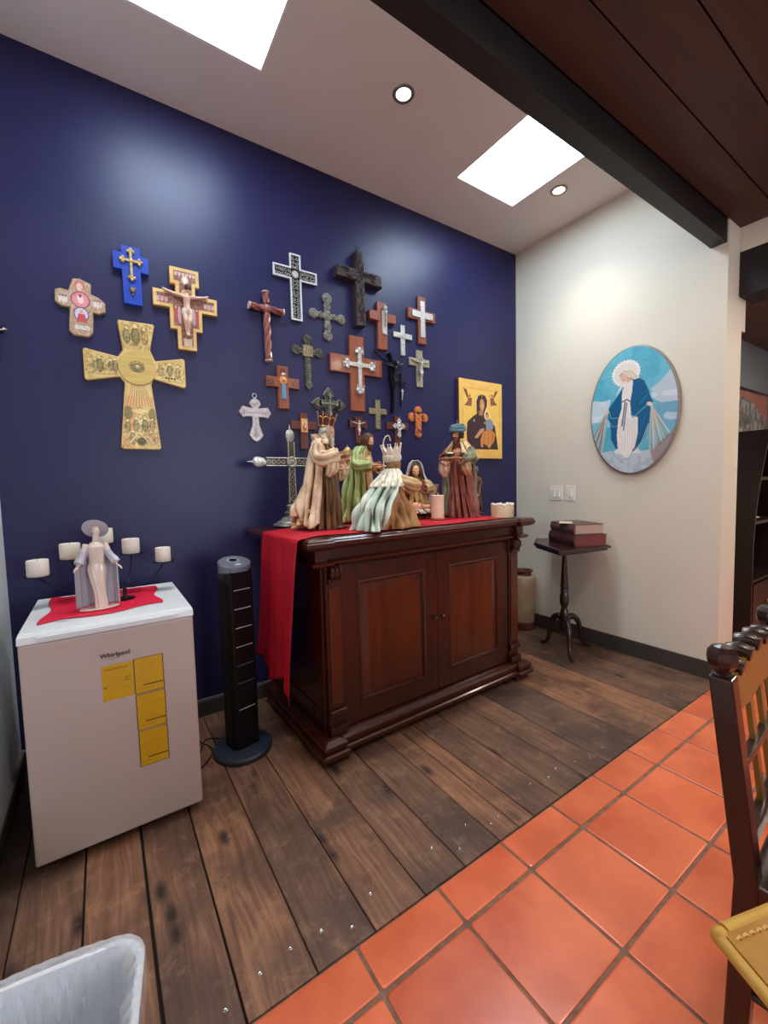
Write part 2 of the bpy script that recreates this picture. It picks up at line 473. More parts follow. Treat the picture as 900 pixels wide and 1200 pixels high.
# baseboards
def bb(name, x0, x1, y0, y1, h=0.1):
    o = struct(name, MB().box(x0, x1, y0, y1, 0.0, h-0.012), M_bb)
    MB().box(x0+(0.003 if name.endswith('right') else 0), x1-(0.003 if name.endswith('left') else 0), y0+(0.003 if name.endswith('back') else 0), y1, h-0.012, h).build('cap', M_bbtop if not name.endswith('right') else M_bb, o)
bb('baseboard_back', XL, XR, YB-0.016, YB)
bb('baseboard_right', XR-0.016, XR, YE, YB-0.016, 0.115)
bb('baseboard_left', XL, XL+0.016, -1.5, YB-0.016)

# floor: slab, pine planks, terracotta tiles
floor = struct('floor', MB().box(XL-0.12, 7.4, YK-0.1, 1.017, -0.05, -0.004).box(3.556, 7.4, 1.017, 1.45, -0.05, -0.004).box(XL, XR, 1.017, YB, -0.05, -0.014), M_grout)
MB().box(XL, XR, 1.018, YB, -0.013, -0.011).build('subfloor', M_under, floor)
seams = [XL, -0.307, -0.126, 0.053, 0.231, 0.424, 0.615, 0.809, 0.990, 1.172, 1.283, 1.376, 1.553, 1.755, 1.932, 2.255, 2.49, 2.695, 2.873, 3.06, 3.245, XR]
tones = [.15, .35, .7, .5, .75, .35, .65, .4, .28, .9, .95, .45, .22, .35, .08, .75, .95, .3, .25, .2, .2]
random.seed(3)
for i in range(len(seams)-1):
    a, b_ = seams[i], seams[i+1]; g = 0.0018
    if i in (2, 3): g = 0.0045
    zt = random.uniform(-0.0016, 0.0)
    joints = [1.019, YB]
    if i in (6, 12, 16): joints = [1.019, 2.35 - 0.1*(i % 3), YB]
    for j in range(len(joints)-1):
        p = MB().box(a+g*(i > 0), b_-g, joints[j]+0.001, joints[j+1]-0.001, -0.011, zt).build('plank', M_plank, floor)
        bevel(p, 0.002, 1)
        p['tone'] = tones[i]
        if j == 0 and b_-a > 0.1:
            for q in range(2):
                nx = a+(b_-a)*(0.25+0.5*q)+random.uniform(-.015, .015); ny = 1.019+random.uniform(0.05, 0.13)
                if (i+q) % 4 == 3: continue
                MB().lathe([(0.0055, zt-0.002), (0.0055, zt+0.0006), (0.004, zt+0.0012), (0.0015, zt+0.0004)], (nx, ny, 0), 10).build('screw', M_nail, p, True)
# tiles
def tile_mesh(w, d):
    c = 0.006; h = 0.006
    def ringp(k, z, r):
        x0, x1, y0, y1 = -w/2+k, w/2-k, -d/2+k, d/2-k
        return [(x0+r, y0, z), (x1-r, y0, z), (x1, y0+r, z), (x1, y1-r, z), (x1-r, y1, z), (x0+r, y1, z), (x0, y1-r, z), (x0, y0+r, z)]
    m = MB(); vs = ringp(0, -0.006, c)+ringp(0, -0.0022, c)+ringp(0.0015, -0.0008, c)+ringp(0.005, 0, c); fs = []
    for l in range(3):
        for k in range(8): fs.append((l*8+k, l*8+(k+1) % 8, (l+1)*8+(k+1) % 8, (l+1)*8+k))
    fs.append(tuple(range(24, 32))); m.add(vs, fs)
    return m
P_ = 0.3114; G_ = 0.0105
t0 = tile_mesh(P_-G_, P_-G_).build('tile', M_tile, floor)
t1 = tile_mesh(P_-G_, 1.012-0.882).build('tile', M_tile, floor)
first0 = first1 = True
random.seed(11)
for i in range(-3, 20):
    x = 0.5445+P_*(i+0.5)
    if -0.395 < x-P_/2+0.02 and x < 3.5:
        o = t1 if first1 else t1.copy()
        if not first1: COL.objects.link(o); o.parent = floor
        first1 = False
        o.location = (x, 0.947, 0)
    for j in range(-2, 11):
        y = 0.875-P_*(j+0.5)
        if x < -0.5 or x > 6.7: continue
        if j < 0 and x < 3.75: continue
        if x > 3.5 and y < -1.2: continue
        o = t0 if first0 else t0.copy()
        if not first0: COL.objects.link(o); o.parent = floor
        first0 = False
        o.location = (x, y, random.uniform(-0.0006, 0.0006))
        o.rotation_euler = (random.uniform(-.0015, .0015), random.uniform(-.0015, .0015), 0)

# downlight fixtures
M_chrome = mat('brushed_nickel', (140, 134, 126), 0.3, 1.0)
M_lamp = mat('lamp_glow', (255, 244, 214), 0.4, emit=(255, 236, 196), estr=9.0)
for k, (x, y) in enumerate(DOWN):
    t = thing('downlight', ['round recessed ceiling lamp between the two skylights', 'round recessed ceiling lamp beside the far skylight near the white wall', 'round recessed ceiling lamp near the left wall'][k], 'ceiling lamp', (x, y, ZC))
    MB().lathe([(0.040, -0.001), (0.040, -0.004), (0.046, -0.007), (0.056, -0.006), (0.060, -0.001)], n=32, cap=False).build('rim', M_chrome, t, True)
    MB().lathe([(0.0405, -0.0008), (0.034, -0.003), (0.024, -0.008), (0.010, -0.011), (0.001, -0.0115)], n=24, cap=False).build('bulb', M_lamp, t, True)
for k, (x, y) in enumerate(ROOM):  # rims for the added dining room fill lamps
    t = thing('downlight', 'small round lamp under the wooden ceiling, '+('nearer the beam, left', 'nearer the beam, right', 'far from the beam, left', 'far from the beam, right')[k], 'ceiling lamp', (x, y, ZW))
    MB().lathe([(0.07, -0.001), (0.075, -0.008), (0.085, -0.001)], n=24, cap=False).build('rim', M_chrome, t, True)

t = thing('downlight', 'round lamp in the ceiling of the next room', 'ceiling lamp', (4.6, 0.1, 2.61))
MB().lathe([(0.07, -0.001), (0.075, -0.008), (0.085, -0.001)], n=24, cap=False).build('rim', M_chrome, t, True)

# ================================================================== LIGHT SWITCHES (on the white wall)
M_plate = mat('switch_plate_plastic', (236, 232, 222), 0.3)
M_rock = mat('switch_rocker_plastic', (246, 244, 238), 0.25)
def switch(y0, y1, n, label):
    t = thing('light_switch', label, 'switch', (XR, (y0+y1)/2, 1.235))
    w = abs(y1-y0)
    p = MB().box(-0.006, -0.0004, -w/2, w/2, -0.062, 0.062).build('plate', M_plate, t); bevel(p, 0.002)
    for k in range(n):
        c = (k-(n-1)/2)*0.046
        f = MB().box(-0.0085, -0.006, c-0.017, c+0.017, -0.034, 0.034).build('rocker', M_rock, t); bevel(f, 0.001)
        m = MB().add([(-0.0086, c-0.012, -0.028), (-0.0086, c+0.012, -0.028), (-0.0086, c-0.012, 0.028), (-0.0086, c+0.012, 0.028), (-0.016, c-0.012, -0.028), (-0.016, c+0.012, -0.028)],
                 [(0, 1, 3, 2), (4, 5, 3, 2), (0, 1, 5, 4), (0, 2, 4), (1, 3, 5)])
        m.build('paddle', mat('switch_paddle_plastic', (214, 210, 200), 0.3), f)
switch(2.278, 2.153, 2, 'white double light switch on the cream wall, nearer the blue wall')
switch(2.116, 2.036, 1, 'white single light switch on the cream wall, nearer the oval picture')

# ================================================================== SIDEBOARD
M_mah = wood_mat('mahogany_frame', (44, 15, 10), (68, 24, 15), 1.0, 2, 0.3, 0.25)
M_mahx = wood_mat('mahogany_rail', (50, 18, 13), (74, 29, 20), 1.0, 0, 0.3, 0.25)
M_mahp = wood_mat('mahogany_door_panel', (66, 24, 11), (98, 40, 16), 0.8, 2, 0.28, 0.3)
M_knob = wood_mat('dark_turned_knob', (44, 16, 10), (60, 24, 14), 3, 2, 0.25, 0.4)
ZT = 1.105
CW, CD = 1.60, 0.83
cab = thing('sideboard', 'large dark mahogany two-door cabinet carrying the nativity figures', 'cabinet', (0.80, 1.745, 0), math.radians(1.3))
def stepped(u0, u1, v0, v1, brk, w, z0, z1):
    """plan outline with proud corner blocks in front"""
    return [(u0, v1), (u0, v0), (u0+w, v0), (u0+w, v0+brk), (u1-w, v0+brk), (u1-w, v0), (u1, v0), (u1, v1)]
def slab(prof, u0, u1, v0, v1, brk=0.03, w=0.145):
    """prof: list of (inset, z)"""
    mb = MB(); base = stepped(u0, u1, v0, v1, brk, w, 0, 0)
    vs = []; n = 8
    for (i, z) in prof:
        pl = stepped(u0+i, u1-i, v0+i, v1, brk, w-i, 0, 0) if i >= 0 else stepped(u0+i, u1-i, v0+i, v1, brk, w-i, 0, 0)
        pl = [(u0+i, v1), (u0+i, v0+i), (u0+w-i, v0+i), (u0+w-i, v0+brk+i), (u1-w+i, v0+brk+i), (u1-w+i, v0+i), (u1-i, v0+i), (u1-i, v1)]
        vs += [(p[0], p[1], z) for p in pl]
    fs = []
    for l in range(len(prof)-1):
        for k in range(n): fs.append((l*n+k, l*n+(k+1) % n, (l+1)*n+(k+1) % n, (l+1)*n+k))
    fs.append(tuple(range(n))); fs.append(tuple((len(prof)-1)*n+k for k in range(n)))
    return mb.add(vs, fs)
mb = MB()
for (a, b_) in ((0.03, 0.15), (CW-0.15, CW-0.03)):
    for (c, d) in ((0.03, 0.15), (CD-0.14, CD-0.02)): mb.box(a, b_, c, d, 0.0, 0.036)
mb.box(0.05, CW-0.05, 0.09, CD-0.02, 0.012, 0.036)
mb.build('foot_plinth', M_mah, cab)
o = slab([(0.012, 0.034), (0.0, 0.038), (0.0, 0.056), (0.008, 0.064), (0.022, 0.068), (0.022, 0.075), (0.010, 0.082), (0.010, 0.098), (0.018, 0.108), (0.034, 0.118), (0.05, 0.121)], 0, CW, 0, CD).build('base_moulding', M_mahx, cab); bevel(o, 0.0025, 2)
MB().box(0.065, CW-0.065, 0.098, CD-0.005, 0.121, 0.96).build('carcass', M_mah, cab)
# side frames
for s_ in (0, 1):
    u = 0.058 if s_ == 0 else CW-0.066
    m = MB().box(u, u+0.008, 0.10, 0.19, 0.121, 0.96).box(u, u+0.008, CD-0.10, CD-0.008, 0.121, 0.96).box(u, u+0.008, 0.19, CD-0.10, 0.121, 0.22).box(u, u+0.008, 0.19, CD-0.10, 0.87, 0.96)
    bevel(m.build('side_frame', M_mah, cab), 0.003)
# frieze + mouldings + top
slab([(0.05, 0.96), (0.028, 0.966), (0.018, 0.972), (0.014, 0.985), (0.026, 0.990), (0.034, 0.994)], -0.030, CW-0.004, 0.010, CD).build('lower_cornice', M_mahx, cab)
slab([(0.040, 0.994), (0.040, 1.050)], -0.030, CW-0.004, 0.010, CD).build('frieze', M_mahx, cab)
o = slab([(0.028, 1.050), (0.010, 1.058), (0.002, 1.066), (0.0, 1.074), (0.0, 1.086), (0.006, 1.091), (0.006, 1.096), (0.016, ZT-0.001), (0.024, ZT)], -0.060, CW-0.008, -0.020, CD+0.01).build('top_board', M_mahx, cab); bevel(o, 0.002, 2)
for (u0, u1) in ((0.07, 0.162), (CW-0.162, CW-0.07)):
    m = MB().box(u0, u1, 0.075, 0.10, 0.121, 0.96)
    pl = m.build('pilaster', M_mah, cab); bevel(pl, 0.003)
    MB().box(u0+0.014, u1-0.014, 0.069, 0.0752, 0.27, 0.85).build('pilaster_panel', M_mahp, pl); bevel(pl.children[0], 0.002)
    b1 = MB().box(u0-0.004, u1+0.004, 0.050, 0.075, 0.122, 0.165).prism([(u0-0.006, 0.21), (u1+0.006, 0.21), (u1+0.001, 0.245), (u0-0.001, 0.245)], 0.075, 0.052, bevel=0.006).build('pilaster_base', M_mah, pl); bevel(b1, 0.004)
    cm = (u0+u1)/2
    # carved scroll corbel
    sc = MB(); sc.box(u0+0.008, u1-0.008, 0.052, 0.0752, 0.875, 0.90)
    for q in (-1, 0, 1):
        x = cm+q*0.022
        sc.tube([(x, 0.070, 0.885), (x, 0.052, 0.90), (x, 0.040, 0.925), (x, 0.044, 0.95), (x, 0.060, 0.958)], [0.006, 0.009, 0.013, 0.011, 0.007], 10)
        sc.ball((x, 0.042, 0.943), (0.011, 0.014, 0.014), 10, 8)
    sc.build('corbel', M_mah, pl, True)
def cab_door(u0, u1, knob_u):
    v = 0.088; z0, z1 = 0.128, 0.952; st = 0.092
    f = MB().box(u0, u0+st, v-0.004, v+0.0095, z0, z1).box(u1-st, u1, v-0.004, v+0.0095, z0, z1).box(u0+st, u1-st, v-0.004, v+0.0095, z0, z0+0.10).box(u0+st, u1-st, v-0.004, v+0.0095, z1-0.09, z1)
    d = f.build('door', M_mah, cab); bevel(d, 0.0015)
    a, b_, c, e = u0+st, u1-st, z0+0.10, z1-0.09
    # moulding ring
    mo = MB()
    prof = [(0, 0.084), (0.006, 0.079), (0.012, 0.081), (0.018, 0.0925), (0.0181, 0.0972)]
    vs = []
    for (i, y) in prof: vs += [(a+i, y, c+i), (b_-i, y, c+i), (b_-i, y, e-i), (a+i, y, e-i)]
    mo.add(vs, [(l*4+k, l*4+(k+1) % 4, (l+1)*4+(k+1) % 4, (l+1)*4+k) for l in range(len(prof)-1) for k in range(4)])
    mo.build('door_moulding', M_mahx, d)
    i = 0.0185
    pn = MB().prism([(a+i, c+i), (b_-i, c+i), (b_-i, e-i), (a+i, e-i)], 0.0975, 0.0935)
    j = i+0.045
    vs = [(a+i, 0.0935, c+i), (b_-i, 0.0935, c+i), (b_-i, 0.0935, e-i), (a+i, 0.0935, e-i), (a+j, 0.0865, c+j), (b_-j, 0.0865, c+j), (b_-j, 0.0865, e-j), (a+j, 0.0865, e-j)]
    pn.add(vs, [(0, 1, 5, 4), (1, 2, 6, 5), (2, 3, 7, 6), (3, 0, 4, 7), (4, 5, 6, 7)])
    pn.build('door_panel', M_mahp, d)
    MB().lathe([(0.005, 0), (0.006, 0.008), (0.012, 0.013), (0.014, 0.020), (0.010, 0.027), (0.003, 0.030)], (knob_u, v-0.004, 0.565), 16, M=Matrix.Rotation(PI/2, 4, 'X')).build('knob', M_knob, d, True)
cab_door(0.166, 0.799, 0.772)
cab_door(0.802, CW-0.166, 0.829)

# red cloth: flat on the top, hanging over the left end
M_red = mat('crimson_satin_cloth', (184, 4, 34), 0.62, rgb2=(198, 8, 42), scale=5)
def cloth_grid(name, fn, nu, nv, m, parent=None, t=0.0015):
    vs = [fn(i/(nu-1), j/(nv-1)) for j in range(nv) for i in range(nu)]
    fs = [(j*nu+i, j*nu+i+1, (j+1)*nu+i+1, (j+1)*nu+i) for j in range(nv-1) for i in range(nu-1)]
    o = MB().add(vs, fs).build(name, m, parent, True, math.radians(80))
    solid(o, t, 1 if t > 0 else 0)
    return o
def runner(u, v):
    # u: across the width (front -> back); v: along (0 = bottom of hang, 1 = far right end)
    Lh = 0.86; Lt = 1.50; s = v*(Lh+Lt)
    top = s > Lh
    
    if top:
        k = (s-Lh)/Lt
        x = 0.722+k*1.51
        front = 1.80+0.05*k+0.008*math.sin(k*17)+0.05*math.exp(-((k-0.12)/0.08)**2)-0.03*math.exp(-(k/0.05)**2)
        back = 2.25+0.23*min(1,k*3)
        y = front+(back-front)*u
        z = ZT+0.004+0.0012*math.sin(x*23+y*11)*math.sin(y*31)
        edge = min(1, k/0.03)
        z -= (1-edge)*0.002
        return (x, y, z)
    k = 1-s/Lh    # 0 at the edge, 1 at bottom
    wav = 0.014*math.sin(u*13+1.0)*k**0.7+0.010*math.sin(u*29+k*3)*k
    x = 0.716-0.008*min(1, k*6)-wav*1.1
    y = 1.77+(2.25-1.77)*u
    y += (0.10-0.0*u)*k**1.2*(1-u)*1.3 + 0.13*k*u*0.9
    z = ZT+0.003-k*(0.79+0.03*math.sin(u*9+2)-0.05*u)
    return (x, y, z)
rc = cloth_grid('table_runner', runner, 40, 150, M_red)
tag(rc, 'long crimson cloth laid along the cabinet top and hanging over its left end', 'cloth')

# ================================================================== MINI FRIDGE
M_fr = mat('fridge_white_enamel', (188, 172, 166), 0.32, rgb2=(190, 174, 168), scale=2, bump=0.03, bscale=300)
M_frt = mat('fridge_top_white', (222, 228, 232), 0.35)
M_gask = mat('grey_gasket', (120, 116, 114), 0.6)
FX0, FX1, FY0, FY1, FZ = -0.267, 0.283, 1.852, 2.46, 0.862
fr = thing('mini_fridge', 'white compact refrigerator with yellow energy labels on its door', 'fridge', (0, 0, 0))
bevel(MB().box(FX0+0.004, FX1-0.004, FY0+0.052, FY1, 0.02, FZ-0.022).build('body', M_fr, fr), 0.006)
mb = MB()
for (a, b_) in ((FX0+0.03, FY0+0.08), (FX1-0.03, FY0+0.08), (FX0+0.03, FY1-0.05), (FX1-0.03, FY1-0.05)):
    MB().lathe([(0.016, 0), (0.018, 0.004), (0.012, 0.021)], (a, b_, 0), 12).build('foot', M_under, fr, True)
bevel(MB().box(FX0, FX1, FY0, FY0+0.044, 0.032, FZ-0.03).build('door', M_fr, fr), 0.009, 3)
MB().box(FX0+0.008, FX1-0.008, FY0+0.044, FY0+0.052, 0.04, FZ-0.03).build('door_seal', M_gask, fr)
bevel(MB().box(FX0-0.003, FX1+0.003, FY0+0.035, FY1+0.004, FZ-0.022, FZ).build('top_lid', M_frt, fr), 0.005, 3)
# door cap with a sloping grip strip and angled ends
z1, z0 = FZ-0.004, FZ-0.034
cap = MB().add([(FX0-0.002, FY0-0.001, z0+0.004), (FX1+0.002, FY0-0.001, z0+0.004), (FX1+0.002, FY0+0.004, z1), (FX0-0.002, FY0+0.004, z1),
                (FX0-0.002, FY0+0.036, z0+0.004), (FX1+0.002, FY0+0.036, z0+0.004), (FX1+0.002, FY0+0.036, z1+0.002), (FX0-0.002, FY0+0.036, z1+0.002)],
               [(0, 1, 2, 3), (4, 7, 6, 5), (0, 3, 7, 4), (1, 5, 6, 2), (3, 2, 6, 7), (0, 4, 5, 1)])
o = cap.build('door_cap', M_frt, fr); bevel(o, 0.002)
g = MB().prism([(FX0+0.075, FZ-0.030), (FX1-0.075, FZ-0.030), (FX1-0.05, FZ-0.010), (FX0+0.05, FZ-0.010)], FY0+0.004, FY0-0.003, bevel=0.001)
g.build('grip_strip', M_frt, o)
# energy labels
def energy(name, x0, x1, z0_, z1_, seed, framed):
    c = Canvas(x0, x1, z0_, z1_, 0.0012, (206, 160, 20))
    rng = random.Random(seed); w = x1-x0; h = z1_-z0_
    dk = (92, 60, 14)
    if framed:
        for (a, b_) in (((x0, z0_), (x1, z0_)), ((x0, z1_), (x1, z1_)), ((x0+.001, z0_), (x0+.001, z1_)), ((x1-.001, z0_), (x1-.001, z1_))): c.line([a, b_], 0.004, (74, 34, 16))
        c.line([(x0+w*.3, z0_+h*.22), (x1-w*.06, z0_+h*.22)], 0.0045, (50, 30, 10))
        c.line([(x0+w*.08, z0_+h*.12), (x1-w*.35, z0_+h*.12)], 0.0014, dk, .7)
    else:
        c.line([(x0+w*.1, z1_-h*.12), (x1-w*.15, z1_-h*.12)], 0.003, dk, .8)
        c.line([(x0+w*.72, z1_-h*.42), (x1-w*.1, z1_-h*.42)], 0.003, dk, .9); c.line([(x0+w*.72, z1_-h*.5), (x1-w*.1, z1_-h*.5)], 0.003, dk, .9)
        c.line([(x0+w*.05, z0_+h*.38), (x0+w*.13, z0_+h*.38)], 0.004, dk)
    for k in range(11):
        z = z1_-h*(0.08+0.062*k); a = x0+w*rng.uniform(0.06, 0.25); b_ = x1-w*rng.uniform(0.08, 0.4); x = a
        while x < b_:
            l = rng.uniform(0.004, 0.012); c.line([(x, z), (min(x+l, b_), z)], 0.0012, dk, rng.uniform(.35, .7)); x += l+0.0025
    return c.build(name, paint_mat('label_print', 0.4), fr, place=lambda X, Z, H: (X, FY0-0.0012, Z))
energy('energy_label', -0.038, 0.062, 0.565, 0.700, 1, False)
energy('energy_label', 0.064, 0.166, 0.563, 0.704, 2, True)
energy('energy_label', 0.065, 0.167, 0.417, 0.560, 3, True)
energy('energy_label', 0.066, 0.168, 0.270, 0.414, 4, True)
def text(name, body, size, loc, rot, m, parent, ext=0.0004, bold=0.0, align='CENTER', sx=1.0):
    cu = bpy.data.curves.new(name, 'FONT'); cu.body = body; cu.size = size; cu.extrude = ext; cu.offset = bold; cu.align_x = align
    cu.materials.append(m); cu.resolution_u = 4
    o = bpy.data.objects.new(name, cu); COL.objects.link(o); o.location = loc; o.rotation_euler = rot; o.scale = (sx, 1, 1)
    bpy.context.view_layer.update()
    me = bpy.data.meshes.new_from_object(o)
    mo = bpy.data.objects.new(name, me); COL.objects.link(mo); mo.location = o.location; mo.rotation_euler = rot; mo.scale = (sx, 1, 1)
    bpy.data.objects.remove(o)
    if parent is not None: mo.parent = parent
    return mo
M_ink = mat('dark_logo_ink', (42, 34, 34), 0.35)
lg = text('logo_lettering', 'Whirlpool', 0.0235, (0.009, FY0-0.0012, 0.731), (PI/2, 0, 0), M_ink, fr, 0.0004, 0.0005, sx=0.98)
sw = [(0.009+0.028*math.cos(a)-0.002, FY0-0.0012, 0.733+0.011*math.sin(a)+0.10*0.028*math.cos(a)) for a in [math.radians(x) for x in range(200, 345, 12)]]
MB().tube(sw, [0.0004+0.0008*math.sin(PI*i/(len(sw)-1)) for i in range(len(sw))], 6, flat=0.4).build('logo_swoosh', M_ink, fr, True)

# red cloth on fridge
def frcloth(u, v):
    p00, p10, p11, p01 = Vector((-0.215, 1.975)), Vector((0.185, 2.02)), Vector((0.192, 2.385)), Vector((-0.205, 2.40))
    a = p00.lerp(p10, u); b_ = p01.lerp(p11, u); p = a.lerp(b_, v)
    p.y += 0.018*math.sin(u*9)*(1-v); p.x += 0.012*math.sin(v*8+1)*(1 if u > .5 else -1)
    z = FZ+0.003+0.0012*max(0, math.sin(u*7+v*3))*(1-abs(2*u-1)*.3)+0.006*math.exp(-((v-0.97)/0.05)**2)+0.005*math.exp(-((u-0.03)/0.04)**2)*v
    return (p.x, p.y, z)
fc = cloth_grid('small_cloth', frcloth, 50, 40, mat('rose_red_cloth', (206, 4, 50), 0.7, rgb2=(216, 8, 58), scale=5))
tag(fc, 'rose red cloth lying on top of the refrigerator', 'cloth')
MB().box(-0.165, -0.125, 1.972, 1.984, FZ+0.004, FZ+0.005).build('care_tag', M_frt, fc)

# candelabra + candles
M_iron = mat('black_wrought_iron', (26, 26, 30), 0.4, 0.7, rgb2=(40, 38, 42), scale=40)
M_wax = mat('ivory_wax', (232, 226, 214), 0.5, rgb2=(226, 218, 204), scale=20)
M_wax.node_tree.nodes['Principled BSDF'].inputs['Subsurface Weight'].default_value = 0.15
M_wax.node_tree.nodes['Principled BSDF'].inputs['Subsurface Radius'].default_value = (0.01, 0.007, 0.004)
cb = thing('candelabra', 'black iron five-armed candle holder standing on the refrigerator', 'candle holder', (0.062, 2.19, FZ+0.0075))
MB().lathe([(0.040, 0), (0.041, 0.003), (0.012, 0.008), (0.008, 0.014), (0.0075, 0.05), (0.006, 0.055)], n=16).build('base', M_iron, cb, True)
CAND = [(-0.240, 2.27, 1.000), (-0.129, 2.30, 1.056), (0.001, 2.36, 1.108), (0.101, 2.30, 1.056), (0.232, 2.29, 1.002)]
names_c = ['leftmost white candle on the iron candle holder, nearest the left wall', 'white candle on the iron holder just left of the porcelain lady',
           'white candle partly hidden behind the hat of the porcelain lady', 'white candle on the iron holder just right of the porcelain lady', 'rightmost white candle on the iron candle holder, above the fridge edge']
for k, (x, y, z) in enumerate(CAND):
    lx, ly, lz = x-0.062, y-2.19, z-FZ-0.0075
    pts = []
    for i in range(13):
        t = i/12
        pts.append((lx*t, ly*t+0.0*t, 0.05+(lz-0.012-0.05)*(t**2.4)-0.02*math.sin(PI*t)*(abs(lx)*4)))
    MB().tube(pts, 0.0032, 8).build('arm', M_iron, cb, True)
    MB().lathe([(0.004, -0.012), (0.008, -0.008), (0.030, -0.006), (0.048, -0.001), (0.049, 0.002), (0.044, 0.000), (0.030, -0.003), (0.002, -0.003)], (lx, ly, lz), 24).build('drip_plate', M_iron, cb, True)
    t = thing('pillar_candle', names_c[k], 'candle', (x, y, z+0.0005), group='candles on the iron holder')
    r = 0.0385 if k < 2 else 0.034 if k != 3 else 0.036
    h = 0.068
    MB().lathe([(r*0.97, 0), (r, 0.003), (r, h-0.004), (r*0.96, h), (r*0.80, h-0.001), (r*0.5, h-0.005), (0.003, h-0.006)], n=28).build('wax', M_wax, t, True)
    MB().tube([(0, 0, h-0.007), (0.001, 0, h+0.001), (0.003, 0, h+0.006)], 0.0009, 6).build('wick', M_under, t, True)

# ================================================================== TOWER FAN
M_fan = mat('gloss_black_plastic', (10, 10, 12), 0.3, rgb2=(13, 13, 15), scale=30, spec=0.3)
M_fanb = mat('satin_blue_black_plastic', (38, 46, 60), 0.4)
M_fang = mat('grey_fan_panel', (98, 106, 120), 0.35)
M_sil = mat('silver_print', (200, 202, 206), 0.3)
fan = thing('tower_fan', 'slim black tower fan on a round base between fridge and cabinet', 'fan', (0.535, 2.165, 0), math.radians(13))
MB().lathe([(0.138, 0), (0.145, 0.004), (0.145, 0.020), (0.138, 0.028), (0.110, 0.032), (0.02, 0.034)], n=48).build('base', M_fanb, fan, True)
w = 0.068
body = [(-w, 0.05), (-w, -0.032), (-w+0.018, -0.052), (w-0.006, -0.055), (w, -0.045), (w, 0.05), (w-0.02, 0.062), (-w+0.02, 0.062)]
mb = MB(); mb.prism(body, 0.033, 0.945, axis='z'); o = mb.build('column', M_fan, fan); bevel(o, 0.006, 3)
# grille slots in front
for k in range(46):
    z = 0.16+k*0.0165
    if k % 7 == 6: continue
    MB().box(-w+0.026, w-0.014, -0.0556, -0.0545, z, z+0.006).build('louver', M_fan, fan) if k % 2 == 0 else None
for k, z in enumerate((0.24, 0.375, 0.465, 0.56, 0.655, 0.75, 0.845)):
    m = MB()
    for q in range(9): m.box(-w+0.030+q*0.0098, -w+0.0365+q*0.0098, -0.0588, -0.0552, z, z+0.003)
    m.build('grille_bar', M_sil if k in (0, 6, 5, 4, 3) else M_fang, fan)
# sloping head with control panel
hp = [(0.082*math.cos(a), 0.064*math.sin(a)-0.0) for a in [2*PI*i/28 for i in range(28)]]
hp = [(x, max(y, -0.062) if abs(x) < 0.06 else y) for x, y in hp]
vs = [(x, y, 0.935) for x, y in hp]+[(x*1.0, y, 0.958+(y+0.06)*0.32) for x, y in hp]+[(x*0.93, y*0.93, 0.963+(y*0.93+0.06)*0.32) for x, y in hp]
fs = [(l*28+k, l*28+(k+1) % 28, (l+1)*28+(k+1) % 28, (l+1)*28+k) for l in range(2) for k in range(28)]+[tuple(range(28)), tuple(range(56, 84))]
head = MB().add(vs, fs).build('control_head', M_fang, fan, False)
def onhead(x, y, dz=0): return (x, y, 0.9635+(y+0.06)*0.32+dz)
m = MB()
for k in range(14):
    a = 2*PI*k/14
    for (r0, r1) in ((0.024, 0.031),):
        c_, s__ = math.cos(a), math.sin(a); c2, s2 = math.cos(a+0.28), math.sin(a+0.28)
        pts = [onhead(r0*c_, 0.012+r0*s__*0.8, 0.0004), onhead(r1*c_, 0.012+r1*s__*0.8, 0.0004), onhead(r1*c2, 0.012+r1*s2*0.8, 0.0004), onhead(r0*c2, 0.012+r0*s2*0.8, 0.0004)]
        m.add(pts, [(0, 1, 2, 3)])
m.build('button_ring', M_sil, head)
m = MB(); pts = [onhead(0.020*math.cos(2*PI*k/20), 0.012+0.016*math.sin(2*PI*k/20), 0.0006) for k in range(20)]; m.add(pts, [tuple(range(20))]); m.build('dial', M_fan, head)
m = MB().add([onhead(-0.014, -0.044, .0004), onhead(0.016, -0.044, .0004), onhead(0.016, -0.030, .0004), onhead(-0.014, -0.030, .0004)], [(0, 1, 2, 3)]); m.build('display', M_sil, head)
# cable of the fan
pts = [(0.46, 2.30, 0.012), (0.42, 2.30, 0.03), (0.37, 2.27, 0.05), (0.335, 2.22, 0.02), (0.33, 2.30, 0.006), (0.36, 2.42, 0.006), (0.35, 2.50, 0.04), (0.31, 2.52, 0.07), (0.30, 2.44, 0.05), (0.345, 2.33, 0.03), (0.40, 2.25, 0.006), (0.36, 2.16, 0.006), (0.30, 2.10, 0.006)]
def spline(pts, n=8):
    out = []; P = [Vector(p) for p in pts]; P = [P[0]]+P+[P[-1]]
    for i in range(1, len(P)-2):
        for k in range(n):
            t = k/n
            out.append(0.5*((2*P[i])+(-P[i-1]+P[i+1])*t+(2*P[i-1]-5*P[i]+4*P[i+1]-P[i+2])*t*t+(-P[i-1]+3*P[i]-3*P[i+1]+P[i+2])*t**3))
    out.append(P[-2]); return out
tag(MB().tube(spline(pts), 0.0034, 8).build('power_cord', M_under, None, True), 'black power cord looping on the floor between fridge and fan', 'cord')

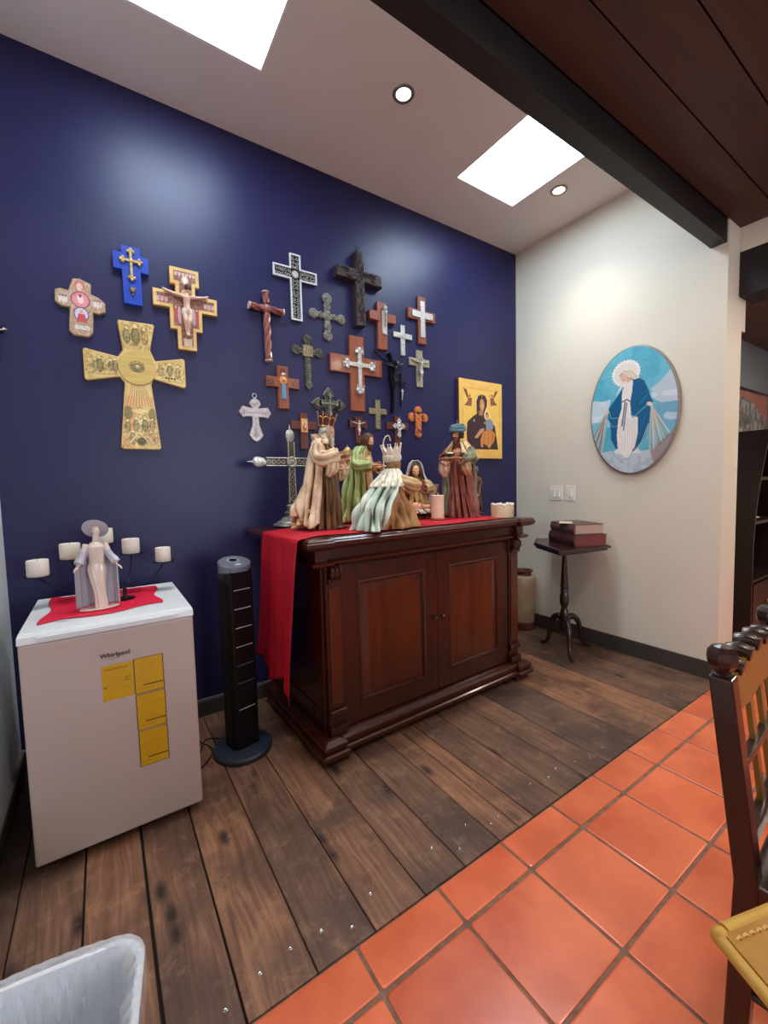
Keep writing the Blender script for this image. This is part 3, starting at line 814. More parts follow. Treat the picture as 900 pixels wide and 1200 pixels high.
# ================================================================== TRIPOD STAND WITH BOOKS, POT
M_dkw = wood_mat('dark_stand_wood', (34, 17, 15), (52, 26, 22), 1.4, 2, 0.3, 0.35)
st = thing('tripod_table', 'small dark wooden pedestal table on three curved feet by the cream wall', 'table', (3.0, 1.94, 0))
ZS = 0.845
top = [(2.865, 2.125), (2.665, 1.765), (2.70, 1.735), (3.17, 1.665), (3.272, 1.78), (3.272, 2.22), (3.13, 2.29)]
top = [(x-3.0, y-1.94) for x, y in top]
o = MB().prism(top, ZS-0.018, ZS, axis='z').build('table_top', M_dkw, st); bevel(o, 0.004, 2)
tl = [(x*0.93, y*0.93) for x, y in top]
bevel(MB().prism(tl, ZS-0.036, ZS-0.0182, axis='z').build('under_top', M_dkw, st), 0.003, 2)
tr = [(x*0.97, y*0.97) for x, y in top]
ed = MB()
for a, b_ in ((tr[0], tr[1]), (tr[6], tr[0])):
    ed.tube([(a[0], a[1], ZS+0.003), (b_[0], b_[1], ZS+0.003)], 0.006, 8)
ed.build('book_ledge', M_dkw, st, True)
MB().lathe([(0.045, 0.808), (0.045, 0.800), (0.018, 0.795), (0.016, 0.775), (0.021, 0.765), (0.017, 0.755), (0.019, 0.70), (0.024, 0.60), (0.029, 0.52), (0.031, 0.50), (0.024, 0.492), (0.031, 0.482), (0.032, 0.474), (0.026, 0.466),
           (0.033, 0.44), (0.036, 0.40), (0.033, 0.365), (0.022, 0.345), (0.020, 0.335), (0.028, 0.315), (0.034, 0.28), (0.036, 0.24), (0.034, 0.17), (0.022, 0.15), (0.010, 0.14)], n=24).build('pedestal', M_dkw, st, True)
for k, ang in enumerate((math.radians(225), math.radians(101), math.radians(-22))):
    L_ = (0.265, 0.19, 0.235)[k]
    c_, s__ = math.cos(ang), math.sin(ang)
    prof = [(0.02, 0.245), (0.06, 0.262), (0.10, 0.255), (0.135, 0.22), (0.155, 0.165), (0.165, 0.11), (0.18, 0.06), (0.205, 0.028), (0.235, 0.016), (0.262, 0.014)]
    pts = [(r/0.262*L_*c_, r/0.262*L_*s__, z) for r, z in prof]
    MB().tube(spline(pts, 3), [0.027-0.013*min(1, i/20) for i in range(28)], 10).build('curved_leg', M_dkw, st, True)
M_lea = mat('dark_brown_leather', (70, 38, 34), 0.42, rgb2=(90, 52, 46), scale=16, bump=0.4, bscale=160)
M_lea2 = mat('worn_brown_leather', (86, 58, 54), 0.5, rgb2=(104, 74, 66), scale=14, bump=0.4, bscale=120)
M_pg = mat('book_pages', (176, 148, 132), 0.7, rgb2=(196, 170, 152), scale=6, stretch=(1, 1, 60))
M_pgr = mat('red_edged_pages', (112, 48, 44), 0.6, rgb2=(132, 62, 54), scale=6, stretch=(1, 1, 60))
def book(name, label, loc, rz, w, l, h, cover, pages, group=None):
    t = thing(name, label, 'book', loc, rz, group)
    # spine along +x edge length l, width w in +y... local: x along length, y = width (0 spine)
    ct = 0.005
    c = MB().box(0, l, 0.004, w, 0, ct).box(0, l, 0.004, w, h-ct, h)
    n = 8; prof = [(0.008-0.012*math.sin(PI*i/n), h*i/n) for i in range(n+1)]
    vs = [(x, y, z) for x in (0, l) for (y, z) in prof]+[(x, 0.014, z) for x in (0, l) for z in (0, h)]
    m = n+1
    fs = [(i, i+1, m+i+1, m+i) for i in range(n)]+[tuple(list(range(m))+[2*m+1, 2*m]), tuple(list(range(m, 2*m))+[2*m+3, 2*m+2]), (2*m, 2*m+1, 2*m+3, 2*m+2)]
    c.add(vs, fs)
    o = c.build('cover', cover, t); bevel(o, 0.0012, 2)
    MB().box(0.006, l-0.006, 0.014, w-0.007, ct, h-ct).build('page_block', pages, t)
    for k in (0.2, 0.4, 0.6, 0.8):
        MB().tube([(l*k, 0.010-0.0135*math.sin(PI*i/8), h*i/8) for i in range(1, 8)], 0.0022, 6).build('spine_band', cover, t, True)
    return t
ra = math.radians(64)
book('bible', 'thick dark leather book with red page edges, lower of the two on the pedestal table', (2.905, 1.80, ZS+0.0005), ra, 0.27, 0.36, 0.088, M_lea, M_pgr)
b2 = bpy.data.objects[-1] if False else None
book('bible', 'thick brown leather book with pale page edges, lying on top of the other book', (2.925, 1.815, ZS+0.089), ra, 0.245, 0.33, 0.078, M_lea2, M_pg)
# the books' local +y points away to the left of +x: mirror by rotating the width side
for o in [o for o in COL.objects if o.name.startswith('bible')]:
    o.scale = (1, -1, 1)
ppr = thing('folded_leaflet', 'cream leaflet lying on the upper leather book', 'leaflet', (3.02, 1.94, ZS+0.1675), math.radians(30))
MB().box(-0.07, 0.07, -0.045, 0.05, 0, 0.002).build('lower_sheet', mat('cream_paper', (214, 200, 182), 0.7), ppr)
MB().add([(-0.06, -0.04, 0.002), (0.065, -0.043, 0.003), (0.06, 0.045, 0.006), (-0.065, 0.04, 0.005)], [(0, 1, 2, 3)]).build('upper_sheet', MATS['cream_paper'], ppr)
pot = thing('stoneware_jug', 'tall pale brown stoneware jar on the floor behind the cabinet by the corner', 'jar', (3.155, 2.45, 0))
MB().lathe([(0.085, 0), (0.092, 0.01), (0.094, 0.06), (0.094, 0.075)], n=32).build('base_band', mat('dark_glaze', (92, 52, 34), 0.3), pot, True)
MB().lathe([(0.0935, 0.075), (0.098, 0.16), (0.108, 0.32), (0.112, 0.42), (0.110, 0.465), (0.098, 0.487), (0.076, 0.495)], n=32, cap=False).build('body', mat('stoneware_glaze', (158, 132, 104), 0.4, rgb2=(172, 148, 118), scale=9), pot, True)
MB().lathe([(0.076, 0.495), (0.068, 0.505), (0.068, 0.520), (0.082, 0.528), (0.084, 0.538), (0.076, 0.543), (0.062, 0.540), (0.055, 0.50)], n=32, cap=False).build('rim', MATS['dark_glaze'], pot, True)

# ================================================================== CROSSES ON THE BLUE WALL
M_silver = mat('old_silver', (214, 212, 204), 0.32, 0.55, rgb2=(88, 88, 88), scale=140, bump=0.9, contrast=(0.45, 0.75))
M_silverp = mat('bright_silver', (216, 216, 212), 0.28, 0.55, rgb2=(190, 190, 186), scale=90, bump=0.4)
M_pew = mat('pewter', (146, 144, 132), 0.4, 0.5, rgb2=(84, 84, 76), scale=120, bump=0.9, contrast=(0.42, 0.7))
M_bronze = mat('dark_bronze', (112, 108, 90), 0.42, 0.5, rgb2=(46, 48, 46), scale=110, bump=0.9, contrast=(0.42, 0.65))
M_olive = mat('olive_gold_cast', (158, 144, 108), 0.5, 0.3, rgb2=(92, 82, 58), scale=130, bump=1.0, contrast=(0.4, 0.65))
M_gold = mat('polished_gold', (222, 196, 140), 0.28, 0.6, rgb2=(190, 156, 92), scale=60, bump=0.3)
M_goldw = mat('gilded_wood', (226, 192, 122), 0.45, 0.1, rgb2=(214, 170, 98), scale=30, bump=0.2)
M_brown = wood_mat('reddish_cross_wood', (124, 62, 40), (156, 86, 58), 4, 2, 0.4, 0.2)
M_brownd = wood_mat('dark_reddish_cross_wood', (84, 38, 30), (112, 56, 42), 4, 2, 0.4, 0.2)
M_walnut = mat('carved_dark_wood', (66, 44, 42), 0.6, rgb2=(34, 22, 24), scale=75, bump=2.2, contrast=(0.4, 0.6))
M_tan = mat('sand_coloured_edge', (182, 152, 118), 0.6, rgb2=(164, 132, 98), scale=60, bump=0.4)
M_blueb = mat('cobalt_paint', (26, 62, 168), 0.35, rgb2=(30, 68, 178), scale=20)
M_orange = mat('terracotta_relief', (226, 130, 84), 0.5, rgb2=(176, 84, 50), scale=90, bump=1.2)
M_filback = mat('blackened_silver', (36, 38, 40), 0.5, 0.4)
M_white = M_white
M_blackm = mat('black_metal', (20, 20, 24), 0.35, 0.6)
M_bone = mat('cream_resin', (232, 222, 206), 0.4)
M_teal = mat('painted_blue_robe', (96, 140, 178), 0.5)
M_ochre = mat('painted_orange_halo', (224, 150, 72), 0.45)

def latin(W, T, B, a, b, dx=0.0):
    h = W/2
    return [(-a, -B), (a, -B), (a, -b), (h, -b), (h, b), (a, b), (a, T), (-a, T), (-a, b), (-h, b), (-h, -b), (-a, -b)]
def circ(cx, cz, r, n=16, ph=0.0, rz=None):
    return [(cx+r*math.cos(2*PI*k/n+ph), cz+(rz or r)*math.sin(2*PI*k/n+ph)) for k in range(n)]
def cross(name, label, cx, cz, group=None):
    t = thing(name, label, 'cross', (cx, YB-0.0006, cz), 0, group)
    t.scale = (1, 1.4, 1)
    return t
def plate(poly, t0, t1, name, m, par, bv=0.002):
    return MB().prism(poly, -t0, -t1, bevel=bv).build(name, m, par)
def corpus(par, x, z, H, y, m=None, name='figure', arms=0.82, sag=0.06):
    """small crucified figure, total height H, one fused mesh"""
    mb = MB(); s_ = H
    P = lambda a, b, c=0: (x+a*s_, y-c*s_, z+b*s_)
    mb.ball(P(0.03, 0.92, 0.07), (0.065*s_, 0.07*s_, 0.085*s_), 10, 8)
    mb.tube([P(0.01, 0.86, .05), P(0, 0.8, .045)], [0.035*s_, 0.045*s_], 8)
    mb.tube([P(0, 0.82, .04), P(0, 0.72, .06), P(0, 0.6, .05), P(0, 0.5, .05), P(0, 0.44, .05)], [0.06*s_, 0.105*s_, 0.085*s_, 0.095*s_, 0.09*s_], 10, flat=0.7)
    for q in (-1, 1):
        mb.tube([P(q*0.07, 0.79, .04), P(q*0.22, 0.82-sag*.2, .035), P(q*0.38, 0.85, .03), P(q*arms/2, 0.88, .02)], [0.042*s_, 0.034*s_, 0.027*s_, 0.022*s_], 8)
        for f in range(4): mb.tube([P(q*arms/2, 0.88, .02), P(q*(arms/2+0.05), 0.885+0.018*(f-1.5), .025)], [0.009*s_, 0.007*s_], 5)
        mb.tube([P(q*0.05, 0.46, .05), P(q*0.045-0.0, 0.27, .09), P(q*0.02, 0.10, .04), P(q*0.012, 0.03, .04), P(q*0.02, -0.02, .07)], [0.062*s_, 0.045*s_, 0.034*s_, 0.024*s_, 0.022*s_], 8)
    o = mb.build(name, m or M_silverp, par, True)
    remesh(o, max(0.0011, H*0.013), 1)
    return o
def loincloth(fig, x, z, H, y, m):
    MB().lathe([(0.095*H, 0.42*H), (0.11*H, 0.46*H), (0.10*H, 0.53*H)], (x, y-0.05*H, z), 12, sy=0.75).build('loincloth', m, fig, True)
def scrolls(par, boxes, r, m, y, name='filigree', seed=1, tube=0.0011, dens=1.0):
    rng = random.Random(seed); mb = MB()
    for (x0, x1, z0, z1) in boxes:
        nx = max(1, int((x1-x0)/(1.9*r)+.3)); nz = max(1, int((z1-z0)/(1.9*r)+.3))
        for i in range(nx):
            for j in range(nz):
                x = x0+(i+.5)*(x1-x0)/nx; z = z0+(j+.5)*(z1-z0)/nz
                a0 = rng.uniform(0, 6.28); s_ = rng.choice((-1, 1))
                pts = [(x+r*(0.25+0.75*k/9)*math.cos(a0+s_*k*0.75), y-0.0006, z+r*(0.25+0.75*k/9)*math.sin(a0+s_*k*0.75)) for k in range(10)]
                mb.tube(pts, tube, 4)
    return mb.build(name, m, par, True)
def budded(W, T, B, a, r, y0, y1, m, par, name='overlay_cross', x=0, z=0):
    """cross with three-lobed ends"""
    mb = MB(); h = W/2
    mb.prism([(px+x, pz+z) for px, pz in latin(W-2*r, T-r, B-r, a, a)], -y0, -y1, bevel=0.0012)
    for (ex, ez, dx, dz) in ((h-r*1.6, 0, 1, 0), (-h+r*1.6, 0, -1, 0), (0, T-r*1.6, 0, 1), (0, -B+r*1.6, 0, -1)):
        for (f, s_) in ((0.85, 0), (0, 0.9), (0, -0.9)):
            cx = x+ex+dx*f*r+dz*s_*r; cz = z+ez+dz*f*r+dx*s_*r
            mb.ball((cx, -(y0+y1)/2-0.0005, cz), (r*0.72, (y1-y0)*0.75, r*0.72), 10, 6)
    mb.ball((x, -y1, z), (a*1.5, 0.003, a*1.5), 12, 6)
    return mb.build(name, m, par, True)

# --- painted rounded cross (left)
pk = [(-0.058, 0.107), (-0.028, 0.112), (0.017, 0.095), (0.014, 0.046), (0.045, 0.036), (0.072, 0.012), (0.072, -0.032), (0.042, -0.049), (0.019, -0.046), (0.013, -0.145), (-0.006, -0.168), (-0.068, -0.168), (-0.086, -0.148), (-0.077, -0.036), (-0.112, -0.034), (-0.134, -0.016), (-0.131, 0.040), (-0.110, 0.050), (-0.078, 0.046)]
pk = [(x+0.031, z) for x, z in pk]
t = cross('painted_cross', 'small tan cross printed with pink round pictures, leftmost full cross on the blue wall', -0.031, 2.293)
plate(pk, 0, 0.014, 'board', M_tan, t, 0.003)
c = Canvas(-0.105, 0.105, -0.17, 0.115, 0.0014, (178, 150, 122))
c.noise(0.006, (214, 196, 176), 0.5, 0.5, 3)
c.line([(-.07, .01), (.07, .01)], .05, (196, 172, 160), .5)
c.ell(0.0, 0.008, 0.040, 0.040, (150, 70, 84)); c.ell(0, 0.008, 0.035, 0.035, (226, 150, 156)); c.ell(0, 0.012, 0.013, 0.022, (240, 216, 208)); c.ell(0, 0.028, 0.006, 0.008, (120, 84, 70))
c.ell(0.0, -0.062, 0.032, 0.036, (96, 84, 120)); c.ell(0, -0.062, 0.027, 0.031, (214, 206, 222)); c.poly([(-.022, -.10), (.022, -.10), (.014, -.06), (-.012, -.06)], (200, 88, 96)); c.ell(0, -.05, .007, .009, (214, 170, 140))
c.ell(0, 0.075, 0.022, 0.026, (206, 120, 112)); c.ell(0, 0.07, 0.013, 0.02, (230, 200, 180))
for sx in (-1, 1):
    for k in range(3): c.ell(sx*(0.058+0.012*k), 0.002-0.006*(k % 2), 0.006, 0.018, (226, 214, 208)); c.ell(sx*(0.058+0.012*k), 0.016, 0.004, 0.005, (120, 90, 84))
c.poly([(-.03, -.135), (.03, -.135), (.03, -.118), (-.03, -.118)], (230, 224, 214))
for k in range(7): c.line([(-.026+.008*k, -.13), (-.024+.008*k, -.122)], .0016, (90, 60, 80))
c.noise(0.004, (120, 70, 70), 0.35, 0.62, 8)
c.build('picture', paint_mat('print_gloss', 0.3), t, mask=c.inside(inset(list(reversed(pk)) if True else pk, 0.004)), place=lambda X, Z, H: (X, -0.0146, Z))

# --- cobalt block cross with gold cross
t = cross('blue_cross', 'cobalt blue block cross bearing a small gold budded cross', 0.197, 2.535)
bp_ = [(-0.042, 0.080), (0.044, 0.080), (0.044, 0.040), (0.080, 0.040), (0.080, -0.042), (0.042, -0.042), (0.042, -0.212), (-0.042, -0.212), (-0.042, -0.042), (-0.080, -0.042), (-0.080, 0.043), (-0.042, 0.043)]
plate(bp_, 0, 0.022, 'board', M_blueb, t, 0.001)
budded(0.112, 0.066, 0.104, 0.0065, 0.012, 0.022, 0.030, M_gold, t, 'gold_cross', 0, 0.006)
mb = MB(); mb.ball((0, -0.026, -0.142), (0.013, 0.006, 0.014), 10, 8); mb.ball((-0.011, -0.026, -0.132), 0.006, 8, 6); mb.ball((0.011, -0.026, -0.132), 0.006, 8, 6); mb.ball((0.001, -0.025, -0.164), (0.006, 0.005, 0.007), 8, 6)
mb.build('gilt_ornament', M_olive, t, True)

# --- icon cross with relief figure
dm = [(0.378, 2.570), (0.526, 2.571), (0.526, 2.481), (0.504, 2.481), (0.504, 2.435), (0.619, 2.435), (0.617, 2.345), (0.535, 2.344), (0.533, 2.236), (0.500, 2.236), (0.498, 2.129), (0.403, 2.129), (0.403, 2.236), (0.369, 2.236), (0.369, 2.348), (0.290, 2.346), (0.290, 2.435), (0.403, 2.437), (0.403, 2.480), (0.377, 2.479)]
dm = [(x-0.4535, z-2.39) for x, z in dm]
t = cross('icon_cross', 'wooden icon cross with stepped gold border and painted crucified figure', 0.4535, 2.39)
plate(dm, 0, 0.020, 'board', M_goldw, t, 0.002)
rin = inset(list(reversed(dm)), 0.017)
c = Canvas(-0.17, 0.17, -0.265, 0.185, 0.0016, (134, 92, 78))
c.noise(0.008, (196, 150, 128), 0.5, 0.55, 4)
for k in range(6): c.ell(-0.045+0.018*k, 0.148, 0.007, 0.012, (214, 180, 166)); c.ell(-0.045+0.018*k, 0.158, 0.003, 0.004, (100, 66, 54))
c.ell(0, 0.118, 0.018, 0.022, (222, 190, 170)); c.ell(0, 0.118, 0.009, 0.015, (240, 226, 214))
for sx in (-1, 1):
    for k in range(3): c.ell(sx*(0.10+0.02*k), -0.002, 0.008, 0.018, (198, 160, 164)); c.ell(sx*(0.10+0.02*k), 0.013, 0.004, 0.005, (80, 50, 46))
    for k in range(2):
        c.ell(sx*(0.036+0.018*k), -0.078, 0.009, 0.045, ((196, 160, 166), (170, 80, 74))[k]); c.ell(sx*(0.036+0.018*k), -0.034, 0.005, 0.007, (226, 190, 160))
c.line([(-.10, -.03), (.10, -.03)], .01, (70, 44, 50), .5)
c.ell(0, 0.045, 0.022, 0.024, (210, 178, 120)); c.poly([(-.02, -.24), (.02, -.24), (.02, -.20), (-.02, -.20)], (214, 190, 170))
c.build('picture', MATS['print_gloss'], t, mask=c.inside(rin), place=lambda X, Z, H: (X, -0.0206, Z))
f = corpus(t, 0, -0.185, 0.265, -0.020, mat('painted_flesh', (222, 186, 164), 0.45), arms=0.80)
loincloth(f, 0, -0.185, 0.265, -0.020, M_bone)
MB().ball((0.008, -0.043, 0.066), (0.019, 0.017, 0.022), 10, 8).build('hair', mat('brown_hair_paint', (84, 52, 40), 0.5), f, True)

# --- large gilded flared cross
gx, gz = 0.197, 1.996
gp = [(0.119, 2.228), (0.125, 2.236), (0.282, 2.240), (0.289, 2.232), (0.262, 2.10), (0.284, 2.046), (0.420, 2.078), (0.431, 2.070), (0.431, 1.925), (0.420, 1.915), (0.270, 1.948), (0.259, 1.918), (0.289, 1.580), (0.279, 1.569), (0.110, 1.569), (0.100, 1.580), (0.135, 1.915), (0.115, 1.943), (-0.028, 1.910), (-0.037, 1.920), (-0.037, 2.062), (-0.028, 2.070), (0.112, 2.047), (0.136, 2.085)]
gp = [(x-gx, z-gz) for x, z in gp]
t = cross('gilded_cross', 'large gold flared cross with engraved scenes and a round centre', gx, gz)
M_gp = paint_mat('engraved_gold', 0.36, 0.25, 0.5, 90)
plate(gp, 0, 0.016, 'board', M_goldw, t, 0.003)
c = Canvas(-0.24, 0.24, -0.43, 0.25, 0.0019, (208, 178, 112))
c.noise(0.03, (226, 200, 134), 0.8, 0.4, 2)
c.noise(0.09, (216, 160, 106), 0.7, 0.55, 6, where=(c.Z < -0.15))
dk = (84, 74, 44); lt = (238, 218, 160)
def person(cx, cz, h, col=dk, a=0.85, lean=0):
    c.ell(cx, cz, h*0.16, h*0.36, col, a, lean); c.ell(cx, cz+h*0.40, h*0.07, h*0.085, lt, a); c.ring(cx, cz+h*0.40, h*0.12, 0.0022, dk, .55)
    c.line([(cx-h*.15, cz+h*.1), (cx-h*.24, cz-h*.12)], .004, col, .7); c.line([(cx+h*.15, cz+h*.1), (cx+h*.22, cz+h*.22)], .004, col, .6)
    for k in range(4): c.line([(cx-h*.1+k*h*.06, cz-h*.3), (cx-h*.04+k*h*.04, cz+h*.25)], .002, lt, .6)
person(0, 0.165, 0.13); person(-0.04, 0.16, 0.11, (110, 100, 62)); person(0.042, 0.165, 0.11, (176, 128, 74))
person(-0.165, -0.005, 0.10); person(-0.185, -0.01, 0.08, (120, 108, 66)); person(-0.10, 0.0, 0.085, (96, 74, 50)); person(-0.118, -0.002, 0.07)
person(0.11, 0, 0.085, (150, 116, 70)); person(0.155, 0.005, 0.09); person(0.195, -0.002, 0.09, (140, 118, 74))
for k in range(4): c.ell(0.135+k*0.014, -0.035, 0.005, 0.006, (60, 50, 30)); 
c.line([(-.22, -.048), (-.09, -.045)], .003, dk, .6); c.line([(.09, -.05), (.22, -.055)], .003, dk, .6)
for k in range(9):
    x = -0.055+k*0.0137; c.line([(x*0.45, -0.07), (x*1.05, -0.20)], .0035, (176, 120, 70), .8); c.line([(x*0.45+.004, -0.07), (x*1.05+.005, -0.20)], .002, lt, .8)
c.ell(-0.055, -0.235, 0.022, 0.035, (110, 108, 64), .8); c.ell(0.058, -0.24, 0.02, 0.034, (110, 108, 64), .8); c.ring(0, -0.215, 0.010, .003, dk); c.poly([(-.045, -.222), (0, -.21), (.045, -.222), (0, -.235)], lt, .7)
for (x, z, h, col) in ((-.02, -.30, .09, (120, 96, 60)), (.02, -.30, .1, dk), (-.06, -.31, .08, (90, 80, 50)), (.055, -.30, .085, (130, 84, 50)), (0, -.275, .06, lt), (-.04, -.37, .09, (120, 110, 70)), (.045, -.37, .085, (176, 110, 66)), (.07, -.375, .06, (110, 60, 40))): person(x, z, h, col)
c.ell(0.0, -0.385, 0.022, 0.022, (40, 44, 40), .85); c.line([(-.06, -.40), (-.02, -.35)], .006, lt, .8); c.line([(.06, -.40), (.025, -.35)], .006, lt, .8)
c.noise(0.007, (96, 84, 52), 0.55, 0.62, 9, where=((abs(c.Z) < .05) & (abs(c.X) > .09)) | (c.Z > .10) | (c.Z < -.24))
hh = np.zeros(c.X.shape)
c.build('engraving', M_gp, t, mask=c.inside(inset(list(reversed(gp)), 0.004)), place=lambda X, Z, H: (X, -0.0165, Z))
md = plate(circ(0.0, 0.0, 0.088, 40), 0.0166, 0.0205, 'centre_disc', mat('brushed_gold', (196, 168, 96), 0.4, 0.3, rgb2=(214, 186, 112), scale=10, stretch=(1, 1, 14), bump=0.4), t, 0.002)
e = MB(); e.prism(circ(0, 0.004, 0.034, 28, rz=0.024), -0.0205, -0.0225, bevel=0.001); e.build('eye_rim', M_olive, md)
e = MB(); e.ball((0, -0.0235, 0.004), (0.011, 0.003, 0.011), 14, 8); e.build('eye', M_gold, md, True)
e = MB()
for a in (0.55, 1.1, 1.65, 2.2, 2.6): e.tube([(0.036*math.cos(a), -0.0215, 0.004+0.03*math.sin(a)), (0.040*math.cos(a+.3), -0.0215, 0.004+0.035*math.sin(a+.3))], 0.002, 6)
e.build('eye_rays', M_olive, md, True)

# --- silver openwork cross with white frame
t = cross('filigree_cross', 'silver openwork cross with a flat white frame, highest of the silver crosses', 1.115, 2.709)
W, T, B, a, b = 0.296, 0.124, 0.289, 0.037, 0.037
plate(latin(W, T, B, a, b), 0, 0.006, 'back', M_filback, t, 0.001)
fm = MB(); o_ = latin(W, T, B, a, b); i_ = latin(W-0.018, T-0.009, B-0.009, a-0.009, b-0.009)
vs = [(x, -0.0062, z) for x, z in o_]+[(x, -0.016, z) for x, z in o_]+[(x, -0.016, z) for x, z in i_]+[(x, -0.0062, z) for x, z in i_]
fm.add(vs, [(l*12+k, l*12+(k+1) % 12, ((l+1) % 4)*12+(k+1) % 12, ((l+1) % 4)*12+k) for l in range(4) for k in range(12)]).build('frame', mat('white_metal_frame', (222, 226, 226), 0.35, 0.2), t)
scrolls(t, [(-.026, .026, .03, .112), (-.026, .026, -.278, -.03), (-.137, -.03, -.026, .026), (.03, .137, -.026, .026)], 0.0118, M_silverp, -0.0095, seed=2, tube=0.0025)
MB().prism(circ(0, 0, 0.024, 20), -0.0065, -0.014, bevel=0.004).build('centre_rosette', M_silver, t)

# --- big dark carved cross
t = cross('carved_cross', 'large dark carved wooden cross with twin wire hanger, topmost on the wall', 1.580, 2.800)
W, T, B, a, b = 0.370, 0.165, 0.345, 0.037, 0.040
dcv = [(-a, -B), (a*1.1, -B+0.006), (a, -b), (W/2, -b*1.05), (W/2-0.008, b), (a, b), (a*0.6, T), (-a*0.6, T), (-a, b), (-W/2+0.012, b), (-W/2, -b), (-a, -b)]
o = plate(dcv, 0, 0.040, 'carved_beams', M_walnut, t, 0.006)
rg = MB(); rn = random.Random(4)
for k in range(60):
    v = rn.random() < 0.6
    if v: x, z = rn.uniform(-.026, .026), rn.uniform(-B+.03, T-.03); d = (rn.uniform(-.012, .012), rn.uniform(.012, .026))
    else: x, z = rn.uniform(-W/2+.03, W/2-.03), rn.uniform(-.026, .026); d = (rn.uniform(.012, .026), rn.uniform(-.012, .012))
    rg.tube([(x-d[0], -.0405, z-d[1]), (x, -.0425, z+0.002), (x+d[0], -.0405, z+d[1])], [0.002, 0.004, 0.002], 6)
rg.build('carving', M_walnut, t, True)
for sx in (-1, 1): MB().tube([(sx*0.008, -0.02, T-0.005), (sx*0.010, -0.015, T+0.03), (sx*0.006, -0.01, T+0.052)], 0.0022, 6).build('hanger_wire', M_blackm, t, True)

# --- twisted wooden cross
t = cross('twisted_cross', 'slim cross of twisted copper-brown wood strands, left of the filigree cross', 0.910, 2.447)
M_tw = wood_mat('copper_brown_twist', (120, 64, 58), (176, 118, 104), 5, 2, 0.3, 0.4)
def twist(p0, p1, R, r, turns, name):
    mb = MB(); p0, p1 = Vector(p0), Vector(p1); d = (p1-p0).normalized(); u = d.cross(Vector((0, 1, 0))).normalized(); w_ = d.cross(u)
    for s_ in range(3):
        pts = [p0.lerp(p1, k/30)+(u*math.cos(2*PI*(turns*k/30+s_/3))+w_*math.sin(2*PI*(turns*k/30+s_/3)))*R for k in range(31)]
        mb.tube(pts, r, 7)
    return mb.build(name, M_tw, t, True)
twist((0.002, -0.02, -0.312), (0, -0.02, -0.03), 0.011, 0.0115, 1.2, 'twisted_post'); twist((0, -0.02, 0.03), (-0.002, -0.02, 0.098), 0.011, 0.0115, 0.3, 'twisted_top')
twist((-0.105, -0.02, 0.002), (-0.02, -0.02, 0), 0.010, 0.0105, 0.4, 'twisted_arm'); twist((0.02, -0.02, 0), (0.105, -0.02, -0.002), 0.010, 0.0105, 0.4, 'twisted_arm')
MB().ball((0, -0.022, 0), (0.029, 0.02, 0.029), 16, 10).build('centre_boss', M_tw, t, True)
for p, r_, ax in (((0.002, -0.02, -0.313), 0.023, 'z'), ((-0.002, -0.02, 0.099), 0.023, 'z'), ((-0.106, -0.02, 0.002), 0.021, 'x'), ((0.106, -0.02, -0.002), 0.021, 'x')):
    M_ = Matrix.Rotation(PI/2, 4, 'Y') if ax == 'x' else Matrix.Identity(4)
    MB().lathe([(r_, -0.003), (r_+0.001, 0), (r_, 0.003)], p, 16, M=M_, sy=.85 if ax == 'z' else 1).build('end_cap', mat('pale_cut_wood', (226, 204, 190), 0.5), t, True)

# --- pewter cross with round ends
t = cross('pewter_cross', 'grey pewter cross with four round ends, beside the filigree cross', 1.338, 2.494)
plate(latin(0.2, 0.10, 0.115, 0.020, 0.018), 0, 0.008, 'bars', M_pew, t)
for (x, z, r_) in ((0, 0.116, 0.035), (0, -0.130, 0.033), (-0.104, 0, 0.033), (0.104, -0.003, 0.033), (0, 0.062, 0.026), (0, -0.070, 0.026), (0, 0, 0.030), (-.052, 0, .022), (.052, 0, .022)):
    m = MB(); m.prism(circ(x, z, r_, 20), 0, -0.011, bevel=0.003); m.tube([(x+r_*.62*math.cos(k*PI/10), -0.012, z+r_*.62*math.sin(k*PI/10)) for k in range(21)], 0.0026, 6, cap=False); m.ball((x, -0.012, z), (r_*.28, .004, r_*.28), 8, 6)
    m.build('round_boss', M_pew, t, True)

# --- bronze cross with starred discs
t = cross('bronze_cross', 'dark bronze cross with starred round ends and chain-patterned stem', 1.184, 2.237)
plate(latin(0.15, 0.06, 0.20, 0.020, 0.016), 0, 0.008, 'bars', M_bronze, t)
for (x, z) in ((0, 0.079), (-0.081, 0.0), (0.081, 0.0)):
    m = MB(); m.prism(circ(x, z, 0.031, 20), 0, -0.010, bevel=0.003)
    for k in range(8): m.tube([(x, -0.011, z), (x+.027*math.cos(k*PI/4), -0.0115, z+.027*math.sin(k*PI/4))], [0.003, 0.0018], 5)
    m.build('starred_disc', M_bronze, t, True)
plate([(-.036, -.036), (.036, -.036), (.036, .036), (-.036, .036)], 0, 0.014, 'centre_square', M_olive, t, 0.003)
m = MB()
for k in range(9): m.tube([(-.016, -.0085, -.048-.018*k), (0, -.011, -.060-.018*k), (.016, -.0085, -.048-.018*k)], 0.0028, 6)
m.build('chevrons', M_pew, t, True)
plate([(0, -.256), (.028, -.226), (.018, -.196), (-.018, -.196), (-.028, -.226)], 0, 0.012, 'foot_diamond', M_bronze, t, 0.003)

